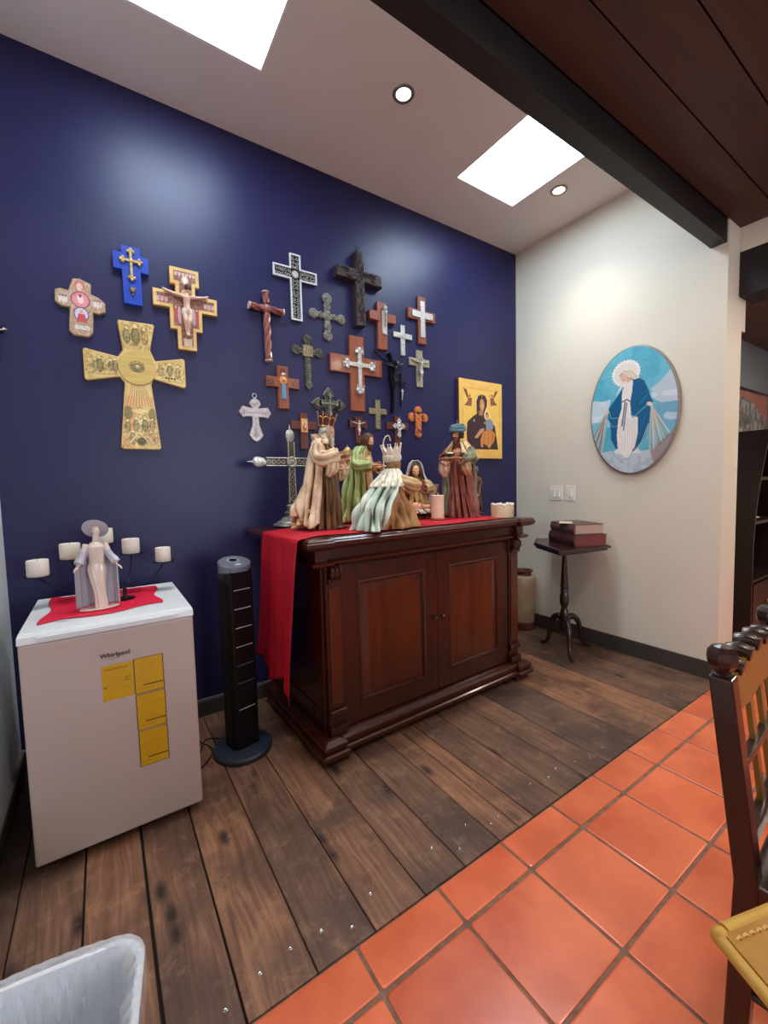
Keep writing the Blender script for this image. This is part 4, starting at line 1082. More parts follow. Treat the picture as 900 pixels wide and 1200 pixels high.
# --- wooden cross with ornate silver
t = cross('wooden_cross', 'reddish wooden cross holding an ornate bright silver cross, in the middle of the wall', 1.553, 2.191)
plate(latin(0.422, 0.203, 0.318, 0.058, 0.060), 0, 0.018, 'board', M_brown, t, 0.003)
budded(0.27, 0.125, 0.21, 0.014, 0.022, 0.018, 0.028, M_silverp, t, 'silver_cross', 0.015, 0.004)
scrolls(t, [(-.12, -.07, -.03, .04), (.10, .15, -.03, .04), (-.02, .05, .075, .13), (-.02, .05, -.20, -.13)], 0.012, M_silverp, -0.027, 'silver_scrolls', 5, 0.0024)
MB().prism(circ(0.015, 0.004, 0.030, 18), -0.018, -0.030, bevel=0.005).build('silver_centre', M_silver, t)

# --- wooden cross with silver mother figure
t = cross('wooden_cross', 'reddish wooden cross with a slanting silver figure plaque, right of the big dark cross', 1.778, 2.567)
plate(latin(0.082, 0.105, 0.232, 0.041, 0.03), 0, 0.018, 'post', M_brown, t, 0.004)
MB().prism([(-.116, -.032), (-.03, -.036), (-.03, .034), (-.116, .030)], 0, -0.026, bevel=0.003).prism([(.03, -.034), (.118, -.028), (.118, .032), (.03, .034)], 0, -0.022, bevel=0.003).build('arm', M_brown, t)
plate([(-.004, -.118), (.036, -.128), (.036, .045), (-.004, .05)], 0.018, 0.024, 'silver_plaque', M_silverp, t, 0.002)
m = MB(); m.ball((.012, -.030, .062), (.016, .010, .018), 12, 8); m.ball((.020, -.030, .038), (.012, .009, .013), 12, 8); m.tube([(.016, -.026, .03), (.018, -.028, -.02), (.020, -.026, -.07)], [.016, .014, .008], 8, flat=.5)
m.build('silver_figure', M_silver, t, True)

# --- small silver cross
t = cross('silver_cross', 'small plain silver cross between two brown wooden crosses', 1.972, 2.472)
plate(latin(0.175, 0.078, 0.146, 0.020, 0.020), 0, 0.009, 'bars', M_silver, t, 0.002)
plate(circ(0, 0, 0.022, 16), 0.009, 0.013, 'centre', M_silverp, t, 0.003)

# --- wooden cross with silver cross overlay
t = cross('wooden_cross', 'brown wooden cross overlaid with a plain silver cross, rightmost of the upper row', 2.155, 2.655)
plate(latin(0.270, 0.140, 0.218, 0.038, 0.040), 0, 0.016, 'board', M_brown, t, 0.003)
plate(latin(0.205, 0.105, 0.170, 0.022, 0.024), 0.016, 0.022, 'silver_cross', M_silver, t, 0.002)

# --- silver crucifix
t = cross('silver_crucifix', 'silver crucifix with raised figure, below the rightmost brown wooden cross', 2.128, 2.294)
plate(latin(0.199, 0.092, 0.190, 0.030, 0.030), 0, 0.010, 'bars', mat('champagne_metal', (196, 188, 164), 0.34, 0.5, rgb2=(150, 142, 120), scale=80, bump=0.5), t, 0.002)
corpus(t, 0, -0.140, 0.175, -0.010, M_silver, arms=0.9)

# --- black iron corpus on bent branches
t = cross('iron_crucifix', 'black metal crucifix figure on thin bent branches, hard to see against the wall', 1.845, 2.215)
m = MB(); m.tube(spline([(-0.015, -0.012, 0.108), (0.008, -0.014, 0.06), (0.0, -0.012, -0.05), (0.018, -0.012, -0.18), (0.012, -0.012, -0.335)], 5), [0.013]*20+[0.008], 8)
m.tube(spline([(-0.142, -0.012, 0.105), (-0.10, -0.014, 0.07), (-0.03, -0.016, 0.035), (0.04, -0.016, 0.026), (0.10, -0.014, 0.036), (0.128, -0.012, 0.068)], 5), [0.006]*13+[0.008]*12+[0.005], 8)
m.build('branches', M_blackm, t, True)
corpus(t, 0.015, -0.17, 0.22, -0.024, mat('oiled_black_bronze', (38, 44, 46), 0.28, 0.7), arms=0.8)
MB().ball((0.034, -0.045, 0.032), 0.007, 8, 6).build('highlight_crown', M_silverp, t, True)

# --- small dark hanging crucifix
t = cross('small_crucifix', 'small dark steel crucifix hanging low beside the black metal crucifix', 1.944, 2.118)
m = MB(); m.tube([(0, -0.008, 0.056), (0, -0.008, -0.182)], 0.0055, 8); m.tube([(-0.071, -0.008, 0.022), (0.071, -0.008, 0.000)], 0.0050, 8); m.ball((0, -0.008, 0.062), 0.010, 10, 8)
m.tube([(-0.03, -0.009, 0.0), (0.03, -0.009, -0.03), (0.055, -0.009, 0.0)], 0.003, 6)
m.build('bars', mat('dark_steel', (52, 54, 72), 0.3, 0.7), t, True)
m = MB(); m.ball((0.006, -0.012, -0.066), (0.011, 0.006, 0.016), 10, 8); m.tube([(0.006, -0.012, -0.08), (0.0, -0.012, -0.13)], [0.008, 0.003], 8); m.build('medal', M_silverp, t, True)

# --- painted wooden cross
t = cross('painted_cross', 'brown wooden cross with an orange halo and blue robe painted figure', 1.003, 2.012)
rp = latin(0.220, 0.104, 0.168, 0.037, 0.034)
plate(rp, 0, 0.018, 'board', M_brown, t, 0.006)
for (x, z) in ((-.083, 0), (.083, -.002), (0, .068)): MB().prism(circ(x, z, 0.022, 14), -0.018, -0.021, bevel=0.003).build('carved_medallion', M_brownd, t)
plate(circ(0, .014, 0.026, 18), 0.018, 0.022, 'halo', M_ochre, t, 0.002)
plate([(-.016, -.105), (.016, -.105), (.013, -.01), (-.013, -.01)], 0.018, 0.024, 'blue_robe', M_teal, t, 0.003)
m = MB(); m.ball((0, -.026, .016), (.011, .008, .013), 12, 8); m.build('head', mat('figurine_skin', (226, 176, 140), 0.5), t, True)
m = MB(); m.ball((-.006, -.022, .05), (.008, .006, .010), 8, 6); m.ball((.008, -.022, .052), (.006, .005, .008), 8, 6); m.build('doves', M_bone, t, True)

# --- pink-silver ornate cross with ring
t = cross('silver_cross', 'ornate silver cross with pointed ends and a hanging ring, lowest at the left', 0.819, 1.812)
so = [(0, .090), (.028, .072), (.036, .050), (.018, .026), (.050, .030), (.078, .036), (.100, 0), (.078, -.034), (.050, -.028), (.020, -.028), (.022, -.080), (.044, -.140), (.026, -.165), (0, -.182), (-.026, -.165), (-.044, -.140), (-.022, -.080), (-.020, -.028), (-.050, -.028), (-.078, -.034), (-.100, 0), (-.078, .036), (-.050, .030), (-.018, .026), (-.036, .050), (-.028, .072)]
plate(so, 0, 0.012, 'body', mat('rosy_silver', (206, 194, 194), 0.32, 0.4, rgb2=(176, 164, 166), scale=60, bump=0.4), t, 0.003)
m = MB()
for (x, z) in ((0, .055), (-.068, 0), (.068, 0), (0, -.135)):
    m.tube([(x+.018*math.cos(k*PI/2+PI/2), -.0125, z+.018*math.sin(k*PI/2+PI/2)) for k in range(5)], .0022, 6, cap=False); m.ball((x, -.012, z), (.007, .005, .007), 8, 6)
for k in range(5): m.ball((0, -.0125, -.035-.018*k), (.006, .004, .006), 8, 6)
m.tube([(-.045, -.0125, 0), (.045, -.0125, 0)], .0022, 6)
m.build('relief', M_silver, t, True)
MB().tube([(.013*math.cos(k*PI/8), -.006, .103+.013*math.sin(k*PI/8)) for k in range(17)], .0028, 6, cap=False).build('ring', M_silverp, t, True)

# --- dark brown cross with small icon
t = cross('wooden_cross', 'dark brown wooden cross with a small orange picture panel, behind the standing silver cross', 1.135, 1.751)
plate(latin(0.184, 0.077, 0.157, 0.026, 0.027), 0, 0.016, 'board', M_brownd, t, 0.002)
c = Canvas(-.021, .021, -.045, .040, .0012, (222, 166, 116)); c.ell(0, .012, .012, .014, (240, 214, 170)); c.ell(0, -.018, .013, .022, (150, 84, 60)); c.ell(0, .012, .006, .008, (170, 110, 80)); c.ell(.005, -.01, .006, .008, (236, 206, 180))
plate([(-.023, -.047), (.023, -.047), (.023, .042), (-.023, .042)], 0.016, 0.021, 'panel', M_ochre, t, 0.001)
c.build('picture', MATS['print_gloss'], t, place=lambda X, Z, H: (X, -.0216, Z))

# --- olive pewter cross above the king
t = cross('pewter_cross', 'olive-grey pewter cross with pointed three-lobed ends, above the crowned king statue', 1.327, 1.905)
def tref(x, z, dx, dz, r):
    return [(x+dx*f*r+dz*s_*r, z+dz*f*r+dx*s_*r) for f, s_ in ((-1.6, -.55), (-.6, -.6), (-.35, -1.15), (.15, -1.0), (.5, -.7), (1.25, 0), (.5, .7), (.15, 1.0), (-.35, 1.15), (-.6, .6), (-1.6, .55))]
for (lv, sc_, mm, nm) in ((0.0, 1.0, M_pew, 'rim'), (0.010, 0.80, M_bronze, 'relief')):
    m = MB(); m.prism(latin(0.16, 0.07, 0.12, 0.026*sc_, 0.026*sc_), -lv, -lv-0.010, bevel=0.002)
    for (x, z, dx, dz) in ((-.085, 0, -1, 0), (.085, 0, 1, 0), (0, .070, 0, 1), (0, -.12, 0, -1)):
        m.prism(tref(x, z, dx, dz, 0.036*sc_), -lv, -lv-0.010, bevel=0.002)
    m.build(nm, mm, t)
budded(0.14, 0.07, 0.12, 0.006, 0.010, 0.020, 0.025, M_pew, t, 'inner_cross')

# --- small brown crucifix with pale figure
t = cross('small_crucifix', 'small dark red-brown crucifix with pale figure, left of the green-robed statue', 1.553, 1.784)
pts = [(x*1.0, z) for x, z in latin(0.142, 0.046, 0.135, 0.022, 0.022)]
plate(pts, 0, 0.012, 'board', M_brownd, t, 0.002); MB().box(-.03, .03, -.014, 0, .036, .050).box(-.071, -.055, -.014, 0, -.028, .028).box(.055, .071, -.014, 0, -.028, .028).build('end_cap', M_brownd, t)
corpus(t, 0, -.080, .105, -.012, mat('pinkish_resin', (226, 196, 186), 0.4), arms=1.0)

# --- speckled olive-gold cross
t = cross('stone_cross', 'small speckled olive-gold latin cross under the black metal crucifix', 1.727, 1.886)
plate(latin(0.155, 0.083, 0.130, 0.021, 0.021), 0, 0.010, 'bars', M_olive, t, 0.002)
# --- brown cross with celtic silver
t = cross('wooden_cross', 'dark brown wooden cross with a round-centred silver cross, beneath the other small crosses', 1.901, 1.786)
plate(latin(0.197, 0.074, 0.156, 0.028, 0.027), 0, 0.014, 'board', M_brownd, t, 0.002)
budded(0.120, 0.060, 0.090, 0.014, 0.013, 0.014, 0.021, M_silver, t, 'silver_cross', .006, 0)
MB().tube([(.006+.026*math.cos(k*PI/10), -.021, .026*math.sin(k*PI/10)) for k in range(21)], .005, 8, cap=False).ball((.006, -.020, 0), (.014, .008, .014), 12, 8).build('silver_ring', M_silverp, t, True)
# --- terracotta cross
t = cross('terracotta_cross', 'orange terracotta cross with rounded lobes, rightmost of the small crosses', 2.106, 1.868)
m = MB(); m.prism(latin(0.12, 0.05, 0.13, 0.027, 0.027), 0, -0.012, bevel=.003)
for (x, z, r_) in ((-.062, 0, .035), (.062, 0, .035), (0, .054, .034), (0, -.128, .031)): m.prism(circ(x, z, r_, 20), 0, -.012, bevel=.003)
m.build('body', M_orange, t)
for (x, z) in ((-.062, 0), (.062, 0), (0, .054), (0, -.128), (0, 0), (0, -.07)):
    m = MB(); m.tube([(x+.017*math.cos(k*PI/8), -.0125, z+.017*math.sin(k*PI/8)) for k in range(17)], .0025, 6, cap=False); m.ball((x, -.0125, z), (.007, .004, .007), 8, 6)
    m.build('roundel', M_ochre, t, True)
# --- partly seen cross at the left edge
t = cross('wooden_cross', 'dark cross with pale figure cut by the left edge of the photo', -0.363, 2.105)
plate([(-.012, -.14), (.012, -.14), (.012, -.014), (.030, -.014), (.030, .014), (.012, .014), (.012, .06), (-.012, .06), (-.012, .014), (-.030, .014), (-.030, -.014), (-.012, -.014)], 0, .012, 'board', M_blackm, t, .002)
corpus(t, 0, -.10, .12, -.012, mat('pinkish_resin', (226, 196, 186), 0.4), arms=.5)

# ================================================================== ICON PANEL AND OVAL PICTURE
t = thing('icon_painting', 'gold-ground painting of a dark-robed mother and child in a plain yellow border', 'painting', (2.795, YB-0.0006, 1.889))
W2, H2 = 0.266, 0.334
o = MB().box(-W2, W2, -0.030, 0, -H2, H2).build('panel', M_goldw, t); bevel(o, 0.002)
MB().box(-W2-0.0012, -W2-0.0002, -0.029, 0, -H2+.002, H2-.002).build('side_edge', wood_mat('panel_edge_wood', (84, 52, 46), (110, 70, 58), 3, 2, 0.5, 0), t)
c = Canvas(-W2+.003, W2-.003, -H2+.003, H2-.003, 0.0024, (232, 184, 92))
c.noise(0.05, (240, 196, 104), 0.7, 0.45, 3)
def Q(px, py):
    u = (px-140)/548; y0 = 85+80*u; h = 1010-55*u
    return (-W2+u*2*W2, H2-(py-y0)/h*2*H2)
def QL(*p): return [Q(*q) for q in p]
c.poly(QL((190, 205), (630, 262), (635, 1010), (185, 960)), (240, 198, 96))
c.line(QL((190, 205), (630, 262)), .004, (196, 140, 70)); c.line(QL((185, 205), (185, 950)), .003, (206, 150, 76)); c.line(QL((635, 262), (635, 1010)), .003, (246, 216, 140))
x, z = Q(420, 415); c.ell(x, z, .085, .096, (246, 212, 130)); c.ring(x, z, .088, .003, (200, 150, 80))
mar = (58, 34, 42)
c.poly(QL((235, 640), (300, 575), (355, 535), (350, 380), (375, 310), (420, 292), (465, 310), (490, 370), (488, 440), (455, 520), (500, 600), (590, 700), (632, 1000), (240, 985), (225, 800)), mar)
c.ell(*Q(422, 425), .030, .052, (206, 142, 96)); c.ell(*Q(428, 440), .014, .030, (232, 176, 124)); c.poly(QL((380, 500), (440, 490), (430, 560), (385, 555)), (190, 120, 84))
for q in (405, 440): c.ell(*Q(q, 405), .005, .003, (50, 30, 30))
c.line(QL((424, 405), (428, 440)), .003, (150, 90, 64)); c.line(QL((415, 462), (436, 462)), .003, (150, 60, 50))
c.line(QL((355, 540), (350, 380), (375, 312), (420, 296), (466, 312), (490, 372), (486, 440), (455, 520)), .003, (190, 140, 70), .7)
for q in (QL((260, 660), (330, 900)), QL((300, 620), (380, 800)), QL((330, 600), (420, 700))): c.line(q, .003, (92, 58, 64), .8)
c.ell(*Q(320, 620), .010, .012, (206, 190, 140), .8); c.ell(*Q(422, 318), .005, .007, (230, 200, 130)); c.ell(*Q(455, 655), .010, .012, (206, 170, 110), .8)
c.ell(*Q(487, 560), .038, .042, (246, 214, 136)); c.ell(*Q(487, 560), .018, .030, (120, 70, 46)); c.ell(*Q(487, 572), .012, .020, (214, 154, 108))
c.poly(QL((470, 620), (520, 600), (560, 640), (570, 720), (520, 780), (470, 760)), (126, 140, 160)); c.line(QL((480, 640), (520, 760)), .003, (196, 206, 214)); c.line(QL((520, 630), (550, 730)), .003, (196, 206, 214))
c.poly(QL((400, 860), (440, 760), (540, 740), (600, 800), (575, 900), (520, 970), (440, 920), (400, 950)), (204, 130, 62))
for k in range(6): c.line(QL((430+25*k, 780), (425+25*k, 930)), .003, ((240, 180, 100), (150, 80, 50))[k % 2])
c.poly(QL((320, 840), (400, 730), (450, 720), (440, 760), (360, 850)), (198, 140, 98)); c.line(QL((330, 840), (440, 735)), .004, (226, 176, 130))
c.ell(*Q(420, 950), .016, .010, (206, 150, 104)); c.ell(*Q(510, 955), .012, .014, (214, 160, 110))
for (bx, flip) in ((250, 1), (575, -1)):
    c.poly(QL((bx-flip*60, 210+flip*0+(40 if flip < 0 else 0)), (bx-flip*20, 230+(30 if flip < 0 else 0)), (bx+flip*10, 340), (bx-flip*15, 330)), (96, 56, 42))
    c.poly(QL((bx, 330), (bx+flip*45, 340), (bx+flip*40, 440), (bx-flip*50, 430), (bx-flip*10, 380)), (140, 82, 60)); c.ell(*Q(bx+flip*20, 310), .009, .011, (120, 64, 44)); c.line(QL((bx-5, 350), (bx+flip*20, 430)), .004, (200, 120, 80))
c.line(QL((525, 300), (528, 420)), .003, (170, 60, 50)); c.line(QL((505, 320), (550, 300)), .003, (190, 60, 50))
c.build('picture', paint_mat('icon_paint', 0.4), t, place=lambda X, Z, H: (X, -0.0306, Z))

yc, zc, RY, RZ = 1.580, 1.845, 0.315, 0.468
t = thing('oval_painting', 'oval painting of a haloed woman in white dress and blue cloak on the cream wall', 'painting', (XR-0.0006, yc, zc))
n_ = 72; pts0 = [(RY*math.cos(2*PI*k/n_), RZ*math.sin(2*PI*k/n_)) for k in range(n_)]
vs = []
for (f_, x) in ((0.975, 0), (1.0, -0.006), (1.0, -0.018), (0.993, -0.024), (0.975, -0.0275), (0.955, -0.0285)): vs += [(x, a*f_, b_*f_) for a, b_ in pts0]
fs = [(l*n_+k, l*n_+(k+1) % n_, (l+1)*n_+(k+1) % n_, (l+1)*n_+k) for l in range(5) for k in range(n_)]+[tuple(range(n_)), tuple(range(5*n_, 6*n_))]
MB().add(vs, fs).build('panel', mat('oval_panel_edge', (128, 130, 128), 0.4, rgb2=(140, 112, 100), scale=3), t, True)
c = Canvas(-RY, RY, -RZ, RZ, 0.0032, (84, 172, 196))
A_ = lambda px, py: ((px-420)*9.4e-4, (582-py)*9.5e-4)
def AL(*p): return [A_(*q) for q in p]
c.noise(0.09, (110, 190, 208), 0.7, 0.4, 2); c.noise(0.03, (126, 196, 212), 0.25, 0.5, 12)
c.poly(AL((60, 470), (130, 460), (200, 480), (260, 470), (240, 560), (150, 640), (60, 680)), (206, 222, 228), .85)
c.poly(AL((780, 300), (700, 320), (620, 400), (560, 440), (580, 520), (640, 560), (780, 560)), (198, 206, 212), .85)
c.poly(AL((760, 560), (600, 550), (590, 640), (640, 740), (760, 760)), (120, 160, 190), .6)
c.noise(0.05, (226, 234, 238), 0.5, 0.55, 21, where=((c.Z < .1) & (c.Z > -.1)))
c.poly(AL((60, 640), (240, 640), (200, 880), (150, 920), (80, 800)), (126, 190, 204), .8)
c.poly(AL((140, 900), (260, 880), (320, 910), (600, 890), (700, 800), (700, 1100), (100, 1100)), (190, 202, 210)); c.noise(0.025, (160, 172, 184), 0.6, 0.5, 31, where=(c.Z < -.30))
c.poly(AL((560, 900), (700, 770), (760, 700), (760, 900), (600, 1060)), (142, 112, 104), .75)
# rays from hands
def rays(x0, y0, ends, cols):
    for i, (x, y) in enumerate(ends): c.line(AL((x0, y0), (x, y)), .008, cols[i % len(cols)], .85)
rays(222, 580, [(105+11*k, 790+17*k) for k in range(8)], [(150, 108, 88), (214, 200, 176), (120, 92, 80)])
rays(565, 570, [(690-17*k, 780+18*k) for k in range(9)], [(226, 214, 190), (176, 150, 120), (196, 190, 176)])
# halo
hx, hz = A_(375, 290)
c.ell(hx, hz, .092, .088, (232, 226, 216)); 
for k in range(26):
    a = 2*PI*k/26; c.ell(hx+.093*math.cos(a), hz+.088*math.sin(a), .010, .010, (244, 240, 232)); c.ell(hx+.104*math.cos(a+.12), hz+.099*math.sin(a+.12), .003, .003, (120, 130, 130))
blu = (14, 92, 136)
c.poly(AL((240, 545), (300, 470), (355, 400), (375, 370), (420, 345), (470, 340), (510, 370), (540, 440), (575, 540), (560, 570), (550, 700), (520, 800), (470, 870), (440, 900), (300, 860), (265, 790), (262, 700), (240, 620)), blu)
c.poly(AL((350, 420), (380, 350), (430, 340), (425, 430), (410, 520), (420, 620), (470, 640), (470, 760), (450, 860), (400, 945), (370, 940), (320, 880), (310, 760), (320, 640), (345, 560), (345, 480)), (236, 230, 222))
c.poly(AL((285, 880), (320, 870), (345, 905), (300, 912)), (226, 224, 222)); c.poly(AL((430, 905), (470, 870), (500, 910), (440, 915)), (226, 224, 222))
for k in range(7): c.line(AL((345+17*k, 640+8*(k % 3)), (330+20*k, 880)), .004, (196, 190, 190), .8)
for k in range(4): c.line(AL((330+28*k, 740), (345+22*k, 900)), .004, (250, 248, 244), .8)
c.line(AL((350, 505), (385, 492), (410, 510)), .009, (70, 92, 112)); c.line(AL((372, 510), (350, 690)), .010, (78, 98, 116)); c.line(AL((385, 520), (362, 725)), .008, (60, 84, 108))
c.line(AL((245, 560), (262, 620), (320, 625)), .005, (120, 186, 204)); c.line(AL((555, 540), (480, 600), (430, 640), (415, 600)), .006, (110, 180, 200)); c.line(AL((245, 640), (280, 690), (310, 690)), .005, (110, 180, 200)); c.line(AL((545, 700), (500, 830), (460, 880)), .005, (190, 200, 190)); c.line(AL((480, 540), (545, 470)), .004, (60, 150, 186)); c.line(AL((520, 640), (470, 800)), .004, (50, 120, 160))
# sleeves, hands, veil, face
c.ell(*A_(225, 570), .022, .016, (222, 198, 186), 1, .6); c.ell(*A_(552, 552), .022, .014, (222, 196, 182), 1, -.5)
c.poly(AL((330, 290), (350, 262), (400, 262), (450, 300), (478, 345), (440, 350), (400, 320), (345, 310)), (226, 214, 192)); c.poly(AL((320, 400), (350, 330), (375, 360), (300, 460)), (226, 224, 220), .9)
c.line(AL((355, 270), (420, 290), (460, 340)), .004, (190, 170, 140)); c.line(AL((350, 285), (400, 300), (430, 340)), .004, (200, 184, 156))
c.ell(*A_(358, 318), .026, .036, (228, 186, 166), 1, .45); c.line(AL((330, 300), (345, 285)), .006, (96, 60, 54)); c.poly(AL((370, 330), (420, 330), (425, 355), (385, 365)), (218, 178, 160))
c.line(AL((345, 312), (356, 308)), .003, (90, 60, 56)); c.line(AL((352, 340), (366, 334)), .003, (176, 96, 90)); c.line(AL((350, 318), (355, 330)), .002, (180, 130, 116)); c.line(AL((385, 320), (430, 348)), .004, (90, 74, 70))
mask = ((c.X/(RY*.962))**2+(c.Z/(RZ*.974))**2) < 1
c.build('picture', paint_mat('oval_paint', 0.35), t, mask=mask, place=lambda X, Z, H: (-0.0292, -X, Z))

# ================================================================== STANDING SILVER CROSS
t = thing('altar_cross', 'tall standing ornate silver cross on a stepped round foot, behind the bearded king', 'cross', (0.968, 2.45, ZT+0.0085), math.radians(4))
MB().lathe([(0.118, 0), (0.122, 0.004), (0.118, 0.012), (0.100, 0.018), (0.094, 0.028), (0.074, 0.034), (0.060, 0.050), (0.046, 0.056), (0.043, 0.066), (0.049, 0.074), (0.049, 0.082), (0.036, 0.088), (0.034, 0.112), (0.040, 0.118), (0.034, 0.124), (0.026, 0.13)], n=36).build('stepped_foot', mat('antique_silver', (188, 186, 174), 0.32, 0.6, rgb2=(120, 118, 108), scale=40, bump=0.5), t, True)
zc_ = 0.385
m = MB(); m.prism([(-.026, .125), (.026, .125), (.020, zc_-.03), (.020, zc_+.13), (-.020, zc_+.13), (-.020, zc_-.03)], 0.010, -0.012, bevel=.003); m.prism([(-.17, zc_-.024), (.17, zc_-.024), (.17, zc_+.024), (-.17, zc_+.024)], 0.0095, -0.0115, bevel=.003)
m.build('bars', M_bronze, t)
m = MB()
for (a, b_) in (((-.022, .14), (-.018, zc_-.03)), ((.022, .14), (.018, zc_-.03)), ((-.16, zc_+.023), (.16, zc_+.023)), ((-.16, zc_-.023), (.16, zc_-.023)), ((-.019, zc_+.03), (-.019, zc_+.12)), ((.019, zc_+.03), (.019, zc_+.12))):
    m.tube([(a[0], -.0125, a[1]), (b_[0], -.0125, b_[1])], .0035, 6)
for k in range(7): 
    z = .16+k*.03; m.tube([(.011*math.cos(j*PI/5), -.0125, z+.011*math.sin(j*PI/5)) for j in range(11)], .0022, 5, cap=False)
for s_ in (-1, 1):
    for k in range(4): x = s_*(.055+k*.03); m.tube([(x+.011*math.cos(j*PI/5), -.0125, zc_+.011*math.sin(j*PI/5)) for j in range(11)], .0022, 5, cap=False)
m.build('scrollwork', M_silver, t, True)
m = MB(); m.tube([(.027*math.cos(j*PI/10), -.014, zc_+.027*math.sin(j*PI/10)) for j in range(21)], .006, 8, cap=False); m.lathe([(.022, 0), (.015, .004), (.002, .005)], (0, -.013, zc_), 16, M=Matrix.Rotation(PI/2, 4, 'X')); m.build('centre_ring', M_silver, t, True)
for (px_, pz, M_) in ((-.17, zc_, Matrix.Rotation(-PI/2, 4, 'Y')), (.17, zc_, Matrix.Rotation(PI/2, 4, 'Y')), (0, zc_+.128, Matrix.Identity(4))):
    MB().lathe([(.023, -.006), (.026, .004), (.026, .010), (.032, .018), (.033, .044), (.028, .052), (.024, .060), (.012, .065), (.006, .068), (.008, .074), (.004, .082), (.0015, .100)], (px_, 0, pz), 8, M=M_ @ Matrix.Rotation(PI/8, 4, 'Z'), sy=.6).build('finial', M_silver, t, True)

# ================================================================== FIGURINES
M_skin = MATS['figurine_skin']
M_eye = mat('painted_eye', (40, 26, 22), 0.4)
def drape(name, par, rings, m, folds=9, seed=0, n=170, arc=None, thick=None, sharp=1.6, twist=0.0, hem=0.0, plain=False):
    """rings: (z, cx, cy, rx, ry, amp) bottom to top"""
    rn = random.Random(seed)
    ph = [rn.uniform(0, 6.28) for _ in range(4)]
    R = []
    for i in range(len(rings)-1):
        a, b_ = rings[i], rings[i+1]
        for k in range(8):
            s_ = k/8; R.append([a[j]*(1-s_)+b_[j]*s_ for j in range(6)])
    R.append(list(rings[-1]))
    z0, z1_ = R[0][0], R[-1][0]
    # smooth ring values
    for _ in range(3):
        R = [R[0]]+[[R[i][0]]+[(R[i-1][j]+2*R[i][j]+R[i+1][j])/4 for j in range(1, 6)] for i in range(1, len(R)-1)]+[R[-1]]
    vs = []; fold_shade = []; full = arc is None
    if full: ths = [2*PI*k/n for k in range(n)]
    else: ths = [arc[0]+(arc[1]-arc[0])*k/(n-1) for k in range(n)]
    for (z, cx, cy, rx, ry, amp) in R:
        q = (z-z0)/(z1_-z0+1e-9)
        for th in ths:
            w_ = folds*th+ph[0]+twist*q+1.1*math.sin(2*th+ph[1]+3.2*q)+0.5*math.sin(5*q+th)
            f_ = 1-2*abs(math.cos(w_/2))**(sharp*1.6)
            f_ += 0.50*(1-2*abs(math.cos(((folds*2.3)*th+ph[2]+q*6+1.6*math.sin(q*7+th*2))/2))**2.2)
            f_ += 0.35*math.sin(q*16+3*th+ph[3])*min(1, amp*10)
            r = 1+amp*1.45*f_
            fold_shade.append(max(0.0, min(1.0, 0.5+0.42*f_)))  # low in the fold valleys, where crevice shade is painted
            zz = max(0.0005, z+hem*math.sin(folds*0.5*th+ph[3])*(1-q)**3)
            vs.append((cx+rx*r*math.cos(th), cy+ry*r*math.sin(th), zz))
    N = len(ths); fs = []
    for i in range(len(R)-1):
        for k in range(N if full else N-1):
            fs.append((i*N+k, i*N+(k+1) % N, (i+1)*N+(k+1) % N, (i+1)*N+k))
    if full:
        fs.append(tuple(reversed(range(N)))); fs.append(tuple((len(R)-1)*N+k for k in range(N)))
    o = MB().add(vs, fs).build(name, m, par, True, math.radians(70))
    ca = o.data.attributes.new('wash', 'FLOAT', 'POINT'); ca.data.foreach_set('value', fold_shade)
    if not plain: o.data.materials[0] = fold_shaded(m)
    if not full: solid(o, thick or 0.005, 0)
    return o
def fold_shaded(m):
    """brown antiquing glaze wiped off the raised folds (a painted finish of these figurines)"""
    key = m.name+' washed'
    if key in MATS: return MATS[key]
    m = m.copy(); m.name = key; MATS[key] = m
    nt = m.node_tree; b = nt.nodes['Principled BSDF']; src = b.inputs['Base Color']
    mx = nt.nodes.new('ShaderNodeMixRGB'); mx.blend_type = 'MULTIPLY'; mx.inputs[0].default_value = 1
    if src.links: nt.links.new(src.links[0].from_socket, mx.inputs[1])
    else: mx.inputs[1].default_value = src.default_value
    at = nt.nodes.new('ShaderNodeAttribute'); at.attribute_name = 'wash'
    cr = nt.nodes.new('ShaderNodeValToRGB'); e = cr.color_ramp.elements
    e[0].position = .0; e[0].color = (.22, .14, .08, 1); e[1].position = .50; e[1].color = (1.15, 1.15, 1.15, 1)
    x = e.new(.20); x.color = (.72, .62, .52, 1)
    nt.links.new(at.outputs['Fac'], cr.inputs[0]); nt.links.new(cr.outputs[0], mx.inputs[2]); nt.links.new(mx.outputs[0], src)
    return m
def hand(mb, w, d, s, curl=0.4, up=(0, 0, 1)):
    """palm + five fingers starting at wrist w, pointing along d"""
    w = Vector(w); d = Vector(d).normalized(); u = Vector(up); side = d.cross(u).normalized(); nrm = side.cross(d).normalized()
    mb.tube([w, w+d*.35*s, w+d*.75*s, w+d*1.0*s], [.20*s, .30*s, .36*s, .30*s], 8, flat=.55)
    for k, (l, o_) in enumerate(((.62, -.27), (.75, -.09), (.70, .09), (.52, .26))):
        b0 = w+d*.95*s+side*o_*s
        mb.tube([b0, b0+d*l*.5*s-nrm*curl*.10*s, b0+d*l*.85*s-nrm*curl*.38*s, b0+d*l*.95*s-nrm*curl*.62*s], [.095*s, .09*s, .08*s, .065*s], 6)
    b0 = w+d*.35*s-side*.25*s
    mb.tube([b0, b0-side*.22*s+d*.2*s-nrm*.05*s, b0-side*.30*s+d*.52*s-nrm*.12*s], [.11*s, .10*s, .08*s], 6)
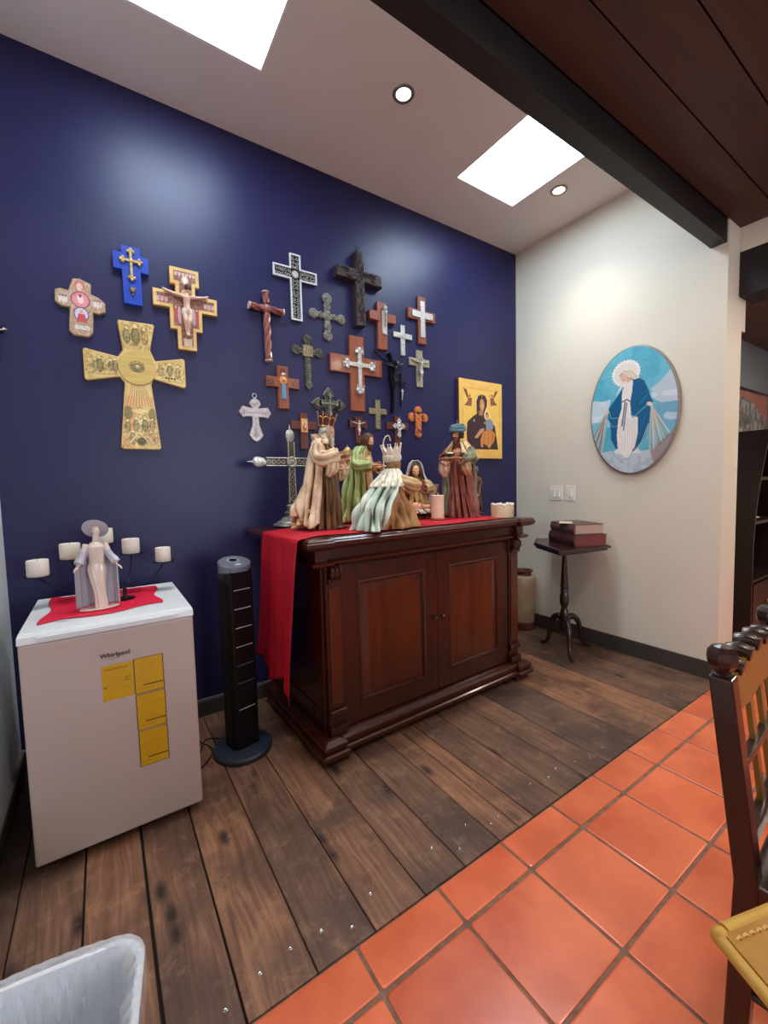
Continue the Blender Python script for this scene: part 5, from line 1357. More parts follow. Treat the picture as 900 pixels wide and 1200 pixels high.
def head_geo(mb, c, r, yaw=0.0, pitch=0.0):
    """head of half-height r at c, looking towards -y before yaw/pitch"""
    M = Matrix.Translation(c) @ Matrix.Rotation(yaw, 4, 'Z') @ Matrix.Rotation(pitch, 4, 'X')
    def B(p, s_, n=14, m=10):
        tmp = MB(); tmp.ball((0, 0, 0), (s_[0]*r, s_[1]*r, s_[2]*r), n, m)
        mb.add([M @ (Vector(v)+Vector(p)*r) for v in tmp.v], tmp.f)
    B((0, 0.06, 0.18), (.74, .86, .82)); B((0, -.16, -.28), (.60, .66, .70)); B((0, -.42, -.80), (.24, .22, .20))
    B((0, -.80, -.10), (.12, .18, .26)); B((0, -.92, -.24), (.15, .13, .12)); B((0, -.70, .14), (.50, .16, .10))
    for q in (-1, 1): B((q*.32, -.58, -.30), (.22, .20, .20)); B((q*.74, .05, -.1), (.10, .20, .26)); B((q*.24, -.70, .0), (.13, .10, .07), 8, 6)
    B((0, -.72, -.50), (.24, .12, .07)); B((0, -.69, -.60), (.20, .12, .07))
    return M
def sculpt(par, H, headc, yaw, pitch, hands, skin=None, r=None, shoulders=None, pelvis=None, vox=None):
    """continuous body: pelvis-chest-neck-head and two arms with hands, fused"""
    r = r or H*0.068; mb = MB(); hc = Vector(headc)
    sh = Vector(shoulders) if shoulders else Vector((hc.x*.8, hc.y*.6+.01*H, hc.z-.155*H))
    pe = Vector(pelvis) if pelvis else Vector((0, 0, .5*H))
    M = head_geo(mb, hc, r, yaw, pitch)
    mb.tube([pe, pe.lerp(sh, .5), sh+Vector((0, 0, -.03*H)), sh+Vector((0, 0, .02*H))], [.075*H, .08*H, .085*H, .045*H], 12)
    mb.tube([sh, hc-Vector((0, 0, .5*r))], [.035*H, .03*H], 10)
    for q, hd in zip((-1, 1), hands):
        s0 = sh+Vector((q*.085*H, 0, 0)) if not hd.get('s') else Vector(hd['s'])
        el, wr, d = Vector(hd['e']), Vector(hd['w']), Vector(hd['d'])
        mb.tube([s0, s0.lerp(el, .5), el, el.lerp(wr, .5), wr], [.036*H, .032*H, .026*H, .022*H, .016*H], 8)
        hand(mb, wr, d, .050*H, hd.get('c', .5), hd.get('u', (0, 0, 1)))
    o = mb.build('body', skin or M_skin, par, True)
    remesh(o, vox or max(.0016, H*.0032), 1)
    e = MB()
    for q in (-1, 1):
        tmp = MB(); tmp.ball((q*.25*r, -.735*r, -.02*r), (.10*r, .05*r, .05*r), 8, 6); e.add([M @ Vector(v) for v in tmp.v], tmp.f)
    e.build('eyes', M_eye, o, True)
    return o, M, r
def sleeve(par, pts, rad, m, name='sleeve', folds=6, seed=1, plain=False):
    """flaring sleeve along pts"""
    pts = [Vector(p) for p in pts]; P = spline(pts, 5); n = 24; k_ = len(P); fold_shade = []
    t0 = (P[1]-P[0]).normalized(); a = Vector((0, 0, 1)) if abs(t0.z) < .9 else Vector((0, 1, 0)); u = t0.cross(a).normalized(); vs = []
    for i, p in enumerate(P):
        t_ = (P[min(i+1, k_-1)]-P[max(i-1, 0)]).normalized(); u = (u-t_*u.dot(t_)).normalized(); w_ = t_.cross(u); q = i/(k_-1)
        ri = rad[0]*(1-q)+rad[1]*q if len(rad) == 2 else np.interp(q, [j/(len(rad)-1) for j in range(len(rad))], rad)
        for j in range(n):
            th = 2*PI*j/n; g_ = 1-2*abs(math.cos((folds*th+seed+q*5)/2))**2; h_ = math.sin(q*20+th*2+seed)
            vs.append(p+(u*math.cos(th)+w_*math.sin(th))*ri*(1+.10*g_+.07*h_)); fold_shade.append(max(.12, min(1, .42+.30*g_+.08*h_)))  # same painted crevice shade for the sleeve folds
    fs = [(i*n+j, i*n+(j+1) % n, (i+1)*n+(j+1) % n, (i+1)*n+j) for i in range(k_-1) for j in range(n)]+[tuple(reversed(range(n)))]
    o = MB().add(vs, fs).build(name, m, par, True, math.radians(70)); ca = o.data.attributes.new('wash', 'FLOAT', 'POINT'); ca.data.foreach_set('value', fold_shade)
    if not plain: o.data.materials[0] = fold_shaded(m)
    solid(o, .003, -1); return o
def hair(par, M, r, m, beard=0.0, long=0.5, name='hair', seed=2, cap=True, bm=None):
    rn = random.Random(seed); mb = MB()
    T = lambda p: M @ (Vector(p)*r)
    if cap:
        for k in range(22):
            a = PI*(-.12+1.24*k/21)       # around the back, from one temple to the other
            x, y = math.cos(a), math.sin(a)
            pts = [(x*.25, y*.25+.05, 1.06), (x*.66, y*.70, .78), (x*.86, y*.98, .25), (x*.88+.03*rn.uniform(-1, 1), y*.98, -.35*long*1.2), (x*.78+.06*rn.uniform(-1, 1), y*.95, -.9*long-.2)]
            mb.tube([T(p) for p in spline(pts, 3)], [r*.17]*3+[r*.20]*6+[r*.15]*3+[r*.08], 6)
        mb.ball(T((0, .24, .46)), (r*.82, r*.82, r*.62), 14, 10)
        mb.build(name, m, par, True)
    if beard:
        mb = MB()
        for k in range(15):
            a = -PI*(.12+.76*k/14); x, y = math.cos(a), math.sin(a)
            l = beard*(1-.45*abs(k-7)/7)
            pts = [(x*.62, y*.66, -.30), (x*.58, y*.84, -.62), (x*.42+.06*rn.uniform(-1, 1), y*.92, -.80-l*.5), (x*.20+.08*rn.uniform(-1, 1), y*.90, -.85-l)]
            mb.tube([T(p) for p in spline(pts, 3)], [r*.12]*3+[r*.16]*4+[r*.12, r*.08, r*.04], 6)
        for q in (-1, 1): mb.tube([T((0, -.90, -.40)), T((q*.25, -.82, -.46)), T((q*.42, -.68, -.62))], [r*.10, r*.10, r*.05], 6)
        mb.build('beard', bm or m, par, True)
ZC2 = ZT+0.0085     # top of the cloth on the cabinet
M_cream = mat('ivory_glazed_robe', (222, 200, 170), 0.42, rgb2=(188, 152, 118), scale=14, contrast=(.42, .7))
M_brownr = mat('brown_tunic', (128, 96, 58), 0.48, rgb2=(92, 66, 38), scale=24, stretch=(1, 1, .3))
M_green = mat('green_cloak', (142, 168, 98), 0.42, rgb2=(186, 202, 140), scale=14, stretch=(1, 1, .4))
M_beige = mat('beige_tunic', (206, 178, 132), 0.45, rgb2=(178, 146, 100), scale=18)
M_tealr = mat('pale_teal_cape', (146, 176, 166), 0.4, rgb2=(206, 214, 198), scale=16, stretch=(1, 1, .3))
M_ochr = mat('ochre_robe', (186, 144, 88), 0.42, rgb2=(140, 98, 56), scale=18)
M_fur = mat('white_fur_trim', (232, 228, 212), 0.7, rgb2=(206, 198, 178), scale=60, bump=1.2)
M_whair = mat('white_hair', (216, 208, 194), 0.5, rgb2=(150, 136, 116), scale=60)
M_bhair = mat('brown_hair', (104, 66, 44), 0.45, rgb2=(74, 44, 30), scale=50)
M_rhair = mat('auburn_beard', (110, 44, 38), 0.45, rgb2=(76, 28, 26), scale=50)
M_crimson = mat('dark_red_velvet', (104, 30, 32), 0.6)
M_rbcape = mat('russet_cape', (150, 88, 72), 0.42, rgb2=(120, 62, 54), scale=14)
M_gsilk = mat('grey_green_brocade', (136, 134, 108), 0.42, rgb2=(92, 92, 72), scale=26, stretch=(1, 1, .4))
M_veil = mat('pale_lilac_veil', (196, 198, 212), 0.42, rgb2=(226, 222, 216), scale=14)
M_tealh = mat('teal_turban', (96, 134, 142), 0.35, rgb2=(70, 108, 118), scale=20)

# ---- king with the red crown (facing right)
K = thing('king_statue', 'tall bearded king statue in a cream cloak and red crown, at the left', 'statue', (1.030, 2.125, ZC2), math.radians(40))
H = .585
o, M, r = sculpt(K, H, (0, -.030, .530), 0.0, 0.18, [dict(e=(-.075, -.02, .36), w=(-.03, -.105, .395), d=(.35, -.6, .25)), dict(e=(.075, -.02, .35), w=(.03, -.11, .375), d=(-.2, -.7, .3))], r=.041)
drape('tunic', K, [(0, 0, 0, .078, .085, .10), (.10, 0, -.005, .064, .072, .12), (.25, 0, -.01, .058, .064, .10), (.36, 0, -.005, .060, .052, .05), (.44, 0, 0, .070, .046, .03), (.485, 0, 0, .040, .034, .0)], M_brownr, 11, 1)
drape('cloak', K, [(.045, -.01, .055, .135, .125, .13), (.12, -.008, .045, .115, .108, .13), (.22, 0, .03, .098, .088, .11), (.33, 0, .012, .094, .074, .08), (.42, 0, .008, .092, .062, .05), (.470, 0, .004, .066, .050, .03), (.500, 0, .0, .042, .042, .02)], M_cream, 8, 3, arc=(-.85, PI+.60), thick=.006, hem=.030, sharp=1.2)
drape('cloak_hem', K, [(.020, .0, .045, .130, .112, .14), (.06, 0, .04, .118, .100, .10), (.11, 0, .03, .10, .09, .06)], M_beige, 10, 5, arc=(.1, PI-.1), thick=.005, hem=.015)
sleeve(K, [(-.065, .0, .455), (-.088, -.015, .385), (-.062, -.070, .385), (-.04, -.095, .392)], [.030, .042, .040, .048], M_cream, seed=2)
sleeve(K, [(.065, .0, .455), (.090, -.015, .375), (.060, -.070, .365), (.036, -.098, .375)], [.030, .042, .042, .052], M_cream, seed=4)
sleeve(K, [(-.05, -.08, .375), (-.06, -.075, .33), (-.07, -.05, .285)], [.026, .034, .012], M_cream, 'sleeve_drop', seed=5)
sleeve(K, [(.05, -.085, .36), (.066, -.08, .31), (.066, -.06, .265)], [.026, .036, .012], M_cream, 'sleeve_drop', seed=6)
drape('collar', K, [(.462, 0, .0, .064, .060, .06), (.490, 0, .0, .050, .050, .05), (.515, 0, .012, .056, .054, .05)], M_cream, 5, 8, arc=(-.9, PI+.9), thick=.005)
hair(K, M, r, M_whair, beard=1.1, long=.75)
MB().lathe([(.037, 0), (.040, .006), (.045, .040), (.051, .062), (.035, .050), (.002, .046)], n=24).build('crown', M_crimson, K, True).matrix_local = Matrix.Translation((0, -.020, .556)) @ Matrix.Rotation(.15, 4, 'X')
cr = MB()
for k in range(8):
    a = 2*PI*k/8; cr.tube([(.041*math.cos(a), .041*math.sin(a), .004), (.049*math.cos(a), .049*math.sin(a), .050), (.056*math.cos(a), .056*math.sin(a), .072)], [.0022, .0024, .0016], 6); cr.ball((.057*math.cos(a), .057*math.sin(a), .074), .0042, 8, 6)
for k in range(32):
    a = 2*PI*k/32; a2 = 2*PI*(k+1)/32
    cr.tube([(.0405*math.cos(a), .0405*math.sin(a), .004), (.0405*math.cos(a2), .0405*math.sin(a2), .004)], .004, 6)
    z_a = .050+.014*abs(math.sin(4*a)); z_b = .050+.014*abs(math.sin(4*a2))
    cr.tube([(.050*math.cos(a), .050*math.sin(a), z_a-.01), (.050*math.cos(a2), .050*math.sin(a2), z_b-.01)], .0022, 5)
cr.build('crown_gold_band', M_gold, K, True).matrix_local = Matrix.Translation((0, -.020, .556)) @ Matrix.Rotation(.15, 4, 'X')
g = thing('gold_casket', 'small gilt casket held in the hands of the tall crowned king statue', 'box', K.matrix_world @ Vector((0, 0, 0)))
g.parent = None; Kp = Matrix.Translation(K.location) @ Matrix.Rotation(K.rotation_euler.z, 4, 'Z')
g.location = Kp @ Vector((0, -.142, .408)); g.rotation_euler = (0, 0, math.radians(40))
bevel(MB().box(-.028, .028, -.018, .018, -.010, .016).build('casket_body', M_gold, g), .003); MB().lathe([(.026, .016), (.024, .024), (.012, .032), (.003, .036), (.004, .042), (.001, .046)], n=14, sy=.7).build('casket_lid', M_gold, g, True)
MB().ball((.02, -.10, .008), (.016, .032, .010), 10, 8).ball((-.03, -.09, .008), (.016, .030, .010), 10, 8).build('shoes', M_bhair, K, True)

# ---- Joseph in green (facing right, bowed)
J = thing('robed_statue', 'statue of a brown-bearded man in a pale green cloak bowing his head', 'statue', (1.375, 2.31, ZC2), math.radians(30))
H = .575
o, M, r = sculpt(J, H, (0, -.060, .510), 0.0, 0.38, [dict(e=(-.075, -.03, .35), w=(-.045, -.115, .355), d=(.3, -.8, .1)), dict(e=(.08, -.02, .34), w=(.045, -.12, .345), d=(-.1, -.9, .2))], r=.040)
drape('tunic', J, [(0, 0, -.005, .085, .090, .12), (.12, 0, -.01, .066, .072, .12), (.26, 0, -.01, .058, .062, .09), (.36, 0, -.01, .062, .052, .04), (.43, 0, -.02, .068, .046, .03), (.465, 0, -.03, .036, .032, .0)], M_beige, 10, 11)
drape('cloak', J, [(.0, -.012, .035, .115, .110, .12), (.12, -.008, .025, .100, .090, .12), (.25, 0, .014, .090, .074, .11), (.36, 0, .004, .088, .066, .08), (.43, 0, -.006, .080, .056, .05), (.475, 0, -.025, .050, .046, .03)], M_green, 9, 13, arc=(-.55, PI+1.05), thick=.006, hem=.008, sharp=1.1)
sleeve(J, [(-.06, -.01, .425), (-.085, -.02, .36), (-.06, -.08, .352), (-.048, -.10, .354)], [.028, .036, .032, .036], M_green, seed=2)
sleeve(J, [(.06, -.01, .425), (.088, -.02, .35), (.062, -.085, .342), (.05, -.105, .344)], [.028, .036, .032, .036], M_beige, seed=4)
hair(J, M, r, M_bhair, beard=.6, long=.8)
MB().tube([Vector(p) for p in spline([(.055, -.145, 0.0), (.052, -.142, .30), (.050, -.140, .47), (.06, -.15, .53), (.085, -.165, .54), (.095, -.17, .51)], 5)], .0042, 8).build('crook', mat('pale_staff', (214, 200, 176), .5), J, True)

# ---- kneeling king with crown, teal cape
T_ = thing('kneeling_king_statue', 'kneeling statue with spiked crown and pale teal cape seen from behind', 'statue', (1.228, 1.880, ZC2), math.radians(98))
H = .50
o, M, r = sculpt(T_, H, (0.0, -.115, .345), 0.2, -.30, [dict(e=(-.085, -.165, .23), w=(-.055, -.235, .225), d=(.1, -.8, .15)), dict(e=(.085, -.165, .22), w=(.05, -.245, .205), d=(0, -.9, .1))], r=.037, shoulders=(0, -.10, .275), pelvis=(0, -.02, .13))
drape('robe', T_, [(0, 0, -.085, .098, .178, .10), (.05, 0, -.10, .090, .150, .10), (.11, 0, -.10, .078, .120, .08), (.17, 0, -.085, .066, .080, .06), (.24, 0, -.09, .062, .052, .04), (.285, 0, -.10, .040, .036, .0)], M_ochr, 9, 21)
drape('cape', T_, [(0, 0, .050, .108, .100, .14), (.04, 0, .038, .100, .096, .14), (.12, 0, .010, .096, .100, .13), (.20, 0, -.045, .086, .078, .10), (.26, 0, -.080, .078, .062, .06), (.300, 0, -.10, .052, .046, .03)], M_tealr, 9, 23, arc=(.05, PI-.05), thick=.006, hem=.006, sharp=1.0)
drape('fur_mantle', T_, [(.222, 0, -.060, .096, .084, .05), (.255, 0, -.075, .088, .070, .04), (.29, 0, -.093, .062, .052, .03), (.318, 0, -.105, .038, .036, .02)], M_fur, 12, 25, arc=(-.5, PI+.5), thick=.007)
sleeve(T_, [(-.055, -.10, .265), (-.088, -.155, .235), (-.066, -.215, .225)], [.028, .034, .036], M_beige, seed=2)
sleeve(T_, [(.055, -.10, .265), (.088, -.155, .225), (.062, -.222, .207)], [.028, .034, .036], M_beige, seed=3)
hair(T_, M, r, mat('golden_brown_hair', (172, 138, 92), .45, rgb2=(132, 98, 60), scale=50), beard=.8, long=.6, bm=M_whair)
mw = Matrix.Translation((0.0, -.108, .362)) @ Matrix.Rotation(-.12, 4, 'X')
MB().lathe([(.040, -.004), (.047, .002), (.051, .016), (.049, .030), (.040, .034), (.036, .030), (.02, .046), (.002, .050)], n=28).build('turban_band', M_fur, T_, True).matrix_local = mw
cr = MB()
for k in range(9):
    a = 2*PI*k/9; w_ = PI/9
    p = lambda an, rr, zz: (rr*math.cos(an), rr*math.sin(an), zz)
    cr.add([p(a-w_, .046, .030), p(a+w_, .046, .030), p(a+w_, .051, .050), p(a, .060, .088), p(a-w_, .051, .050), p(a-w_, .042, .030), p(a+w_, .042, .030), p(a+w_, .047, .050), p(a, .057, .088), p(a-w_, .047, .050)],
           [(0, 1, 2, 3, 4), (9, 8, 7, 6, 5), (0, 5, 6, 1), (2, 7, 8, 3), (3, 8, 9, 4), (0, 4, 9, 5), (1, 6, 7, 2)])
    cr.ball(p(a, .058, .090), .004, 6, 5)
cr.build('spiked_crown', M_bone, T_).matrix_local = mw
Tp = Matrix.Translation(T_.location) @ Matrix.Rotation(T_.rotation_euler.z, 4, 'Z')
g = thing('gift_chest', 'small red-brown chest held out by the kneeling crowned statue', 'box', tuple(Tp @ Vector((0, -.290, .215))), math.radians(100))
bevel(MB().box(-.045, .045, -.028, .028, -.022, .016).build('chest_body', mat('red_brown_chest', (126, 66, 54), .45, rgb2=(100, 46, 40), scale=20), g), .003)
bevel(MB().prism([(-.030, .016), (.030, .016), (.028, .030), (.016, .038), (-.016, .038), (-.028, .030)], -.046, .046, axis='x').build('chest_lid', MATS['red_brown_chest'], g), .002)

# ---- Mary (frontal, kneeling) 
Y = thing('mother_statue', 'kneeling statue of a woman in a pale lilac veil looking down at the infant', 'statue', (1.900, 2.42, ZC2), math.radians(-32))
H = .50
o, M, r = sculpt(Y, H, (0, -.045, .330), 0.0, 0.30, [dict(e=(-.10, -.04, .19), w=(-.03, -.125, .205), d=(.7, -.4, .2)), dict(e=(.10, -.04, .19), w=(.03, -.13, .20), d=(-.7, -.4, .2))], r=.042, shoulders=(0, -.015, .255), pelvis=(0, 0, .12), skin=mat('fair_figurine_skin', (222, 178, 132), .45))
drape('dress', Y, [(0, 0, -.03, .112, .112, .12), (.06, 0, -.03, .100, .100, .12), (.12, 0, -.02, .080, .080, .08), (.18, 0, -.01, .070, .058, .05), (.24, 0, -.01, .072, .048, .03), (.285, 0, -.015, .034, .032, 0)], M_ochr, 10, 31)
drape('veil', Y, [(0, 0, .035, .128, .100, .12), (.08, 0, .028, .118, .090, .12), (.16, 0, .018, .104, .078, .09), (.24, 0, .002, .092, .062, .05), (.30, 0, -.012, .062, .054, .03), (.345, 0, -.026, .054, .056, .02), (.380, 0, -.028, .044, .048, .01), (.402, 0, -.026, .020, .024, 0)], M_veil, 9, 33, arc=(-.62, PI+.62), thick=.006)
hair(Y, M, r*.95, M_bhair, beard=0, long=.9)
sleeve(Y, [(-.060, -.01, .25), (-.104, -.035, .20), (-.05, -.105, .205)], [.030, .036, .032], M_beige, seed=2)
sleeve(Y, [(.060, -.01, .25), (.104, -.035, .20), (.05, -.105, .20)], [.030, .036, .032], M_beige, seed=7)
# infant + manger
g = thing('infant_figurine', 'small infant figurine lying on white cloth over a dark straw manger', 'statue', (1.800, 2.215, ZC2), math.radians(-20))
mg = MB()
for k in range(9):
    a = -.10+k*.025
    mg.tube([(a, -.035, .0045), (a*.6, .0, .040), (a*.9, .035, .0045)], .0055, 6)
    mg.tube([(a, .03, .004), (a+.02, -.02, .045)], .004, 6)
mg.tube([(-.11, 0, .034), (.11, 0, .034)], .010, 8)
mg.build('manger', M_walnut, g, True)
drape('swaddling_cloth', g, [(.036, 0, 0, .105, .045, .10), (.052, 0, 0, .100, .046, .10), (.062, 0, 0, .085, .036, .06)], M_fur, 10, 41)
b_ = MB(); b_.ball((-.055, 0, .086), (.022, .021, .023), 14, 10); b_.tube([(-.04, 0, .078), (-.01, 0, .078), (.02, 0, .075)], [.014, .020, .017], 10)
for q in (-1, 1):
    b_.tube([(-.02, q*.016, .080), (-.012, q*.03, .092), (-.03, q*.038, .104)], [.0085, .007, .006], 7); hand(b_, (-.03, q*.038, .104), (-.3, q*.1, .8), .009)
    b_.tube([(.02, q*.010, .075), (.048, q*.018, .084), (.070, q*.012, .072), (.076, q*.013, .080)], [.011, .009, .007, .006], 7)
b_.ball((-.068, 0, .098), (.005, .005, .005), 6, 5)
remesh(b_.build('infant_body', mat('rosy_figurine_skin', (232, 172, 146), .45), g, True), .0018, 1)

# ---- pillar candle on the cabinet
t = thing('pillar_candle', 'cream pillar candle with amber foot standing in front of the nativity statues', 'candle', (1.805, 2.07, ZC2))
MB().lathe([(.048, 0), (.050, .004), (.048, .010), (.042, .012)], n=28).build('amber_dish', mat('amber_glass', (170, 96, 66), .25, coat=.5), t, True)
MB().lathe([(.041, .0125), (.042, .02), (.042, .145), (.044, .155), (.040, .158), (.034, .150), (.02, .146), (.002, .146)], n=32).build('wax', mat('cream_wax', (238, 224, 196), .45, rgb2=(226, 204, 170), scale=14), t, True)
MB().tube([(0, 0, .145), (.001, 0, .156)], .0012, 6).build('wick', M_under, t, True)

# ---- standing king with teal turban (facing left)
Z_ = thing('turbaned_king_statue', 'standing statue with teal turban and auburn beard holding a tray, right of the candle', 'statue', (2.065, 2.13, ZC2), math.radians(-66))
H = .615
o, M, r = sculpt(Z_, H, (0, -.035, .560), -0.25, 0.10, [dict(e=(-.088, -.03, .385), w=(-.05, -.125, .40), d=(.5, -.5, .05)), dict(e=(.088, -.03, .385), w=(.05, -.125, .395), d=(-.5, -.5, .05))], r=.042, skin=mat('tan_figurine_skin', (206, 146, 112), .45))
drape('robe', Z_, [(0, .03, 0, .090, .095, .12), (.12, .02, 0, .074, .080, .13), (.28, .01, 0, .068, .068, .10), (.38, 0, 0, .066, .056, .05), (.46, 0, 0, .072, .048, .03), (.515, 0, -.005, .038, .034, 0)], M_rbcape, 11, 51, twist=.8)
drape('cape', Z_, [(.006, -.02, .030, .112, .095, .11), (.14, -.015, .026, .104, .088, .12), (.28, -.012, .018, .100, .078, .10), (.38, 0, .010, .096, .070, .06), (.46, 0, .006, .086, .058, .04), (.51, 0, 0, .055, .045, .02)], M_gsilk, 9, 53, arc=(.35, PI+1.15), thick=.006, sharp=1.2)
drape('short_mantle', Z_, [(.395, 0, .0, .125, .086, .06), (.43, 0, .0, .112, .076, .05), (.475, 0, .0, .082, .060, .03), (.520, 0, -.002, .046, .042, .02)], mat('cream_gold_mantle', (222, 198, 150), .45, rgb2=(196, 150, 90), scale=30), 9, 55, arc=(-1.15, PI+1.15), thick=.006, hem=.008)
sleeve(Z_, [(-.07, -.01, .465), (-.098, -.03, .395), (-.07, -.09, .392), (-.056, -.108, .396)], [.030, .040, .040, .046], M_rbcape, seed=2)
sleeve(Z_, [(.07, -.01, .465), (.098, -.03, .395), (.07, -.09, .390), (.056, -.108, .392)], [.030, .040, .040, .046], M_gsilk, seed=5)
sleeve(Z_, [(-.065, -.09, .385), (-.08, -.08, .33), (-.085, -.06, .275)], [.030, .040, .014], M_cream, 'sleeve_drop', seed=3)
sleeve(Z_, [(.065, -.09, .385), (.078, -.08, .33), (.08, -.06, .285)], [.028, .036, .014], M_beige, 'sleeve_drop', seed=8)
hair(Z_, M, r, mat('black_brown_hair', (58, 34, 30), .5), beard=1.0, long=.5, bm=M_rhair)
tb = MB(); tb.ball((0, 0, .012), (.056, .058, .036), 20, 12)
for k in range(3): tb.tube([((.050-.006*k)*math.cos(2*PI*j/20), (.052-.006*k)*math.sin(2*PI*j/20), .002+.014*k+.004*math.sin(2*PI*j/20*2+k)) for j in range(21)], .011, 8, cap=False)
tb.tube([(0, 0, .045), (0, 0, .058)], [.004, .003], 8); tb.ball((0, 0, .062), .0055, 8, 6)
tb.build('turban', M_tealh, Z_, True).matrix_local = Matrix.Translation((0, -.028, .588)) @ Matrix.Rotation(.12, 4, 'X')
Zp = Matrix.Translation(Z_.location) @ Matrix.Rotation(Z_.rotation_euler.z, 4, 'Z')
g = thing('gift_tray', 'cream tray with a dark dish held by the turbaned king statue', 'tray', tuple(Zp @ Vector((0, -.165, .392))), math.radians(-66))
MB().lathe([(.062, 0), (.072, .004), (.073, .009), (.068, .007), (.05, .006), (.002, .006)], n=28, sy=.62).build('tray', M_cream, g, True)
MB().lathe([(.014, .006), (.012, .012), (.030, .022), (.033, .032), (.028, .032), (.01, .024)], n=20).build('dish', mat('dark_green_dish', (52, 56, 44), .3), g, True)
MB().ball((0, 0, .034), (.024, .018, .010), 12, 6).build('offering', M_fur, g, True)

# ---- small dark statue with beads
S_ = thing('small_monk_statue', 'small dark brown robed statue draped with a bead string at the right end', 'statue', (2.300, 2.21, ZC2), math.radians(-25))
H = .345
MB().box(-.052, .052, -.044, .044, 0, .010).prism(circ(0, 0, .038, 24), .010, .022, axis='z').build('plinth', M_brownd, S_)
o, M, r = sculpt(S_, H, (0, -.012, .325), 0, .15, [dict(e=(-.042, -.01, .215), w=(-.016, -.05, .235), d=(.4, -.5, .3)), dict(e=(.042, -.01, .215), w=(.016, -.05, .235), d=(-.4, -.5, .3))], r=.0235, skin=mat('bronze_toned_skin', (122, 88, 74), .4), shoulders=(0, 0, .270))
drape('habit', S_, [(.022, 0, 0, .044, .044, .10), (.08, 0, 0, .038, .038, .12), (.18, 0, 0, .036, .034, .08), (.25, 0, 0, .042, .030, .04), (.285, 0, 0, .022, .020, 0)], mat('russet_brown_habit', (124, 66, 50), .38, rgb2=(82, 42, 34), scale=24), 9, 61)
drape('dark_mantle', S_, [(.10, 0, .008, .048, .042, .10), (.18, 0, .006, .046, .038, .08), (.25, 0, .002, .050, .034, .04), (.295, 0, 0, .026, .024, .02)], mat('charcoal_mantle', (50, 44, 44), .35), 8, 63, arc=(-.3, PI+.3), thick=.004)
MB().ball((0, .002, .335), (.022, .024, .022), 14, 10).build('hair', MATS['black_brown_hair'], o, True)
m = MB()
for k in range(22):
    q = k/21; x = -.024+.048*q; m.ball((x, -.040-.012*math.sin(PI*q), .255-.12*math.sin(PI*q)), .0033, 6, 5)
m.build('bead_string', M_bone, S_, True)
# ---- votive jar at the right end, little lamb, small vase behind
t = thing('votive_jar', 'short cream ceramic jar with folded rim at the right corner of the cabinet top', 'jar', (2.235, 1.905, ZT+.0007))
MB().lathe([(.068, 0), (.074, .005), (.075, .075), (.072, .084), (.064, .086), (.066, .078), (.066, .012), (.002, .010)], n=36).build('jar_body', mat('cream_ceramic', (216, 196, 160), .4, rgb2=(204, 178, 138), scale=10), t, True)
rm = MB(); rm.tube([(.068*math.cos(2*PI*k/36), .068*math.sin(2*PI*k/36), .088+.004*math.sin(k*1.3)+.003*math.sin(k*2.9)) for k in range(37)], [.007+.003*math.sin(k*1.7) for k in range(37)], 8, cap=False).build('crumpled_rim', M_bone, t, True)
m = MB()
for (a, z) in ((-1.05, .040), (-1.05, .052), (-1.05, .028), (-.95, .046), (-.95, .034), (-1.4, .040)):
    m.ball((.0755*math.cos(a), .0755*math.sin(a), z), (.003, .004, .0045), 8, 6)
m.build('brown_emblem', mat('brown_glaze_mark', (130, 70, 48), .4), t, True)
t = thing('lamb_figurine', 'tiny white lamb figurine lying at the foot of the turbaned king statue', 'statue', (1.948, 2.243, ZC2), math.radians(20)); t.scale = (.72, .72, .72)
lm = MB(); lm.tube([(-.030, 0, .017), (-.01, 0, .021), (.02, 0, .018)], [.012, .016, .012], 10); lm.tube([(-.028, 0, .022), (-.040, -.002, .036), (-.052, -.004, .036)], [.008, .009, .005], 8)
for (x, y) in ((-.02, .014), (-.02, -.014), (.016, .014), (.016, -.014)): lm.tube([(x, y*.8, .012), (x-.012, y, .0055), (x-.024, y, .0045)], [.005, .0042, .004], 6)
for q in (-1, 1): lm.tube([(-.040, q*.006, .040), (-.036, q*.015, .036)], [.003, .002], 5)
lm.tube([(.028, 0, .02), (.036, 0, .014)], [.004, .003], 6)
remesh(lm.build('lamb_body', M_bone, t, True), .0016, 1)
t = thing('small_vase', 'small cream and red vase half hidden between the candle and the turbaned statue', 'vase', (2.150, 2.50, ZT+.0007))
MB().lathe([(.030, 0), (.034, .01), (.040, .06), (.036, .15), (.026, .19), (.028, .215), (.036, .235), (.030, .233), (.02, .20)], n=24).build('vase_body', M_cream, t, True)
m = MB()
for k in range(5): m.ball((.026*math.cos(-1.9+.35*k), .034*math.sin(-1.9+.35*k), .16+.02*(k % 3)), (.009, .006, .010), 8, 6)
m.build('red_flowers', M_crimson, t, True)

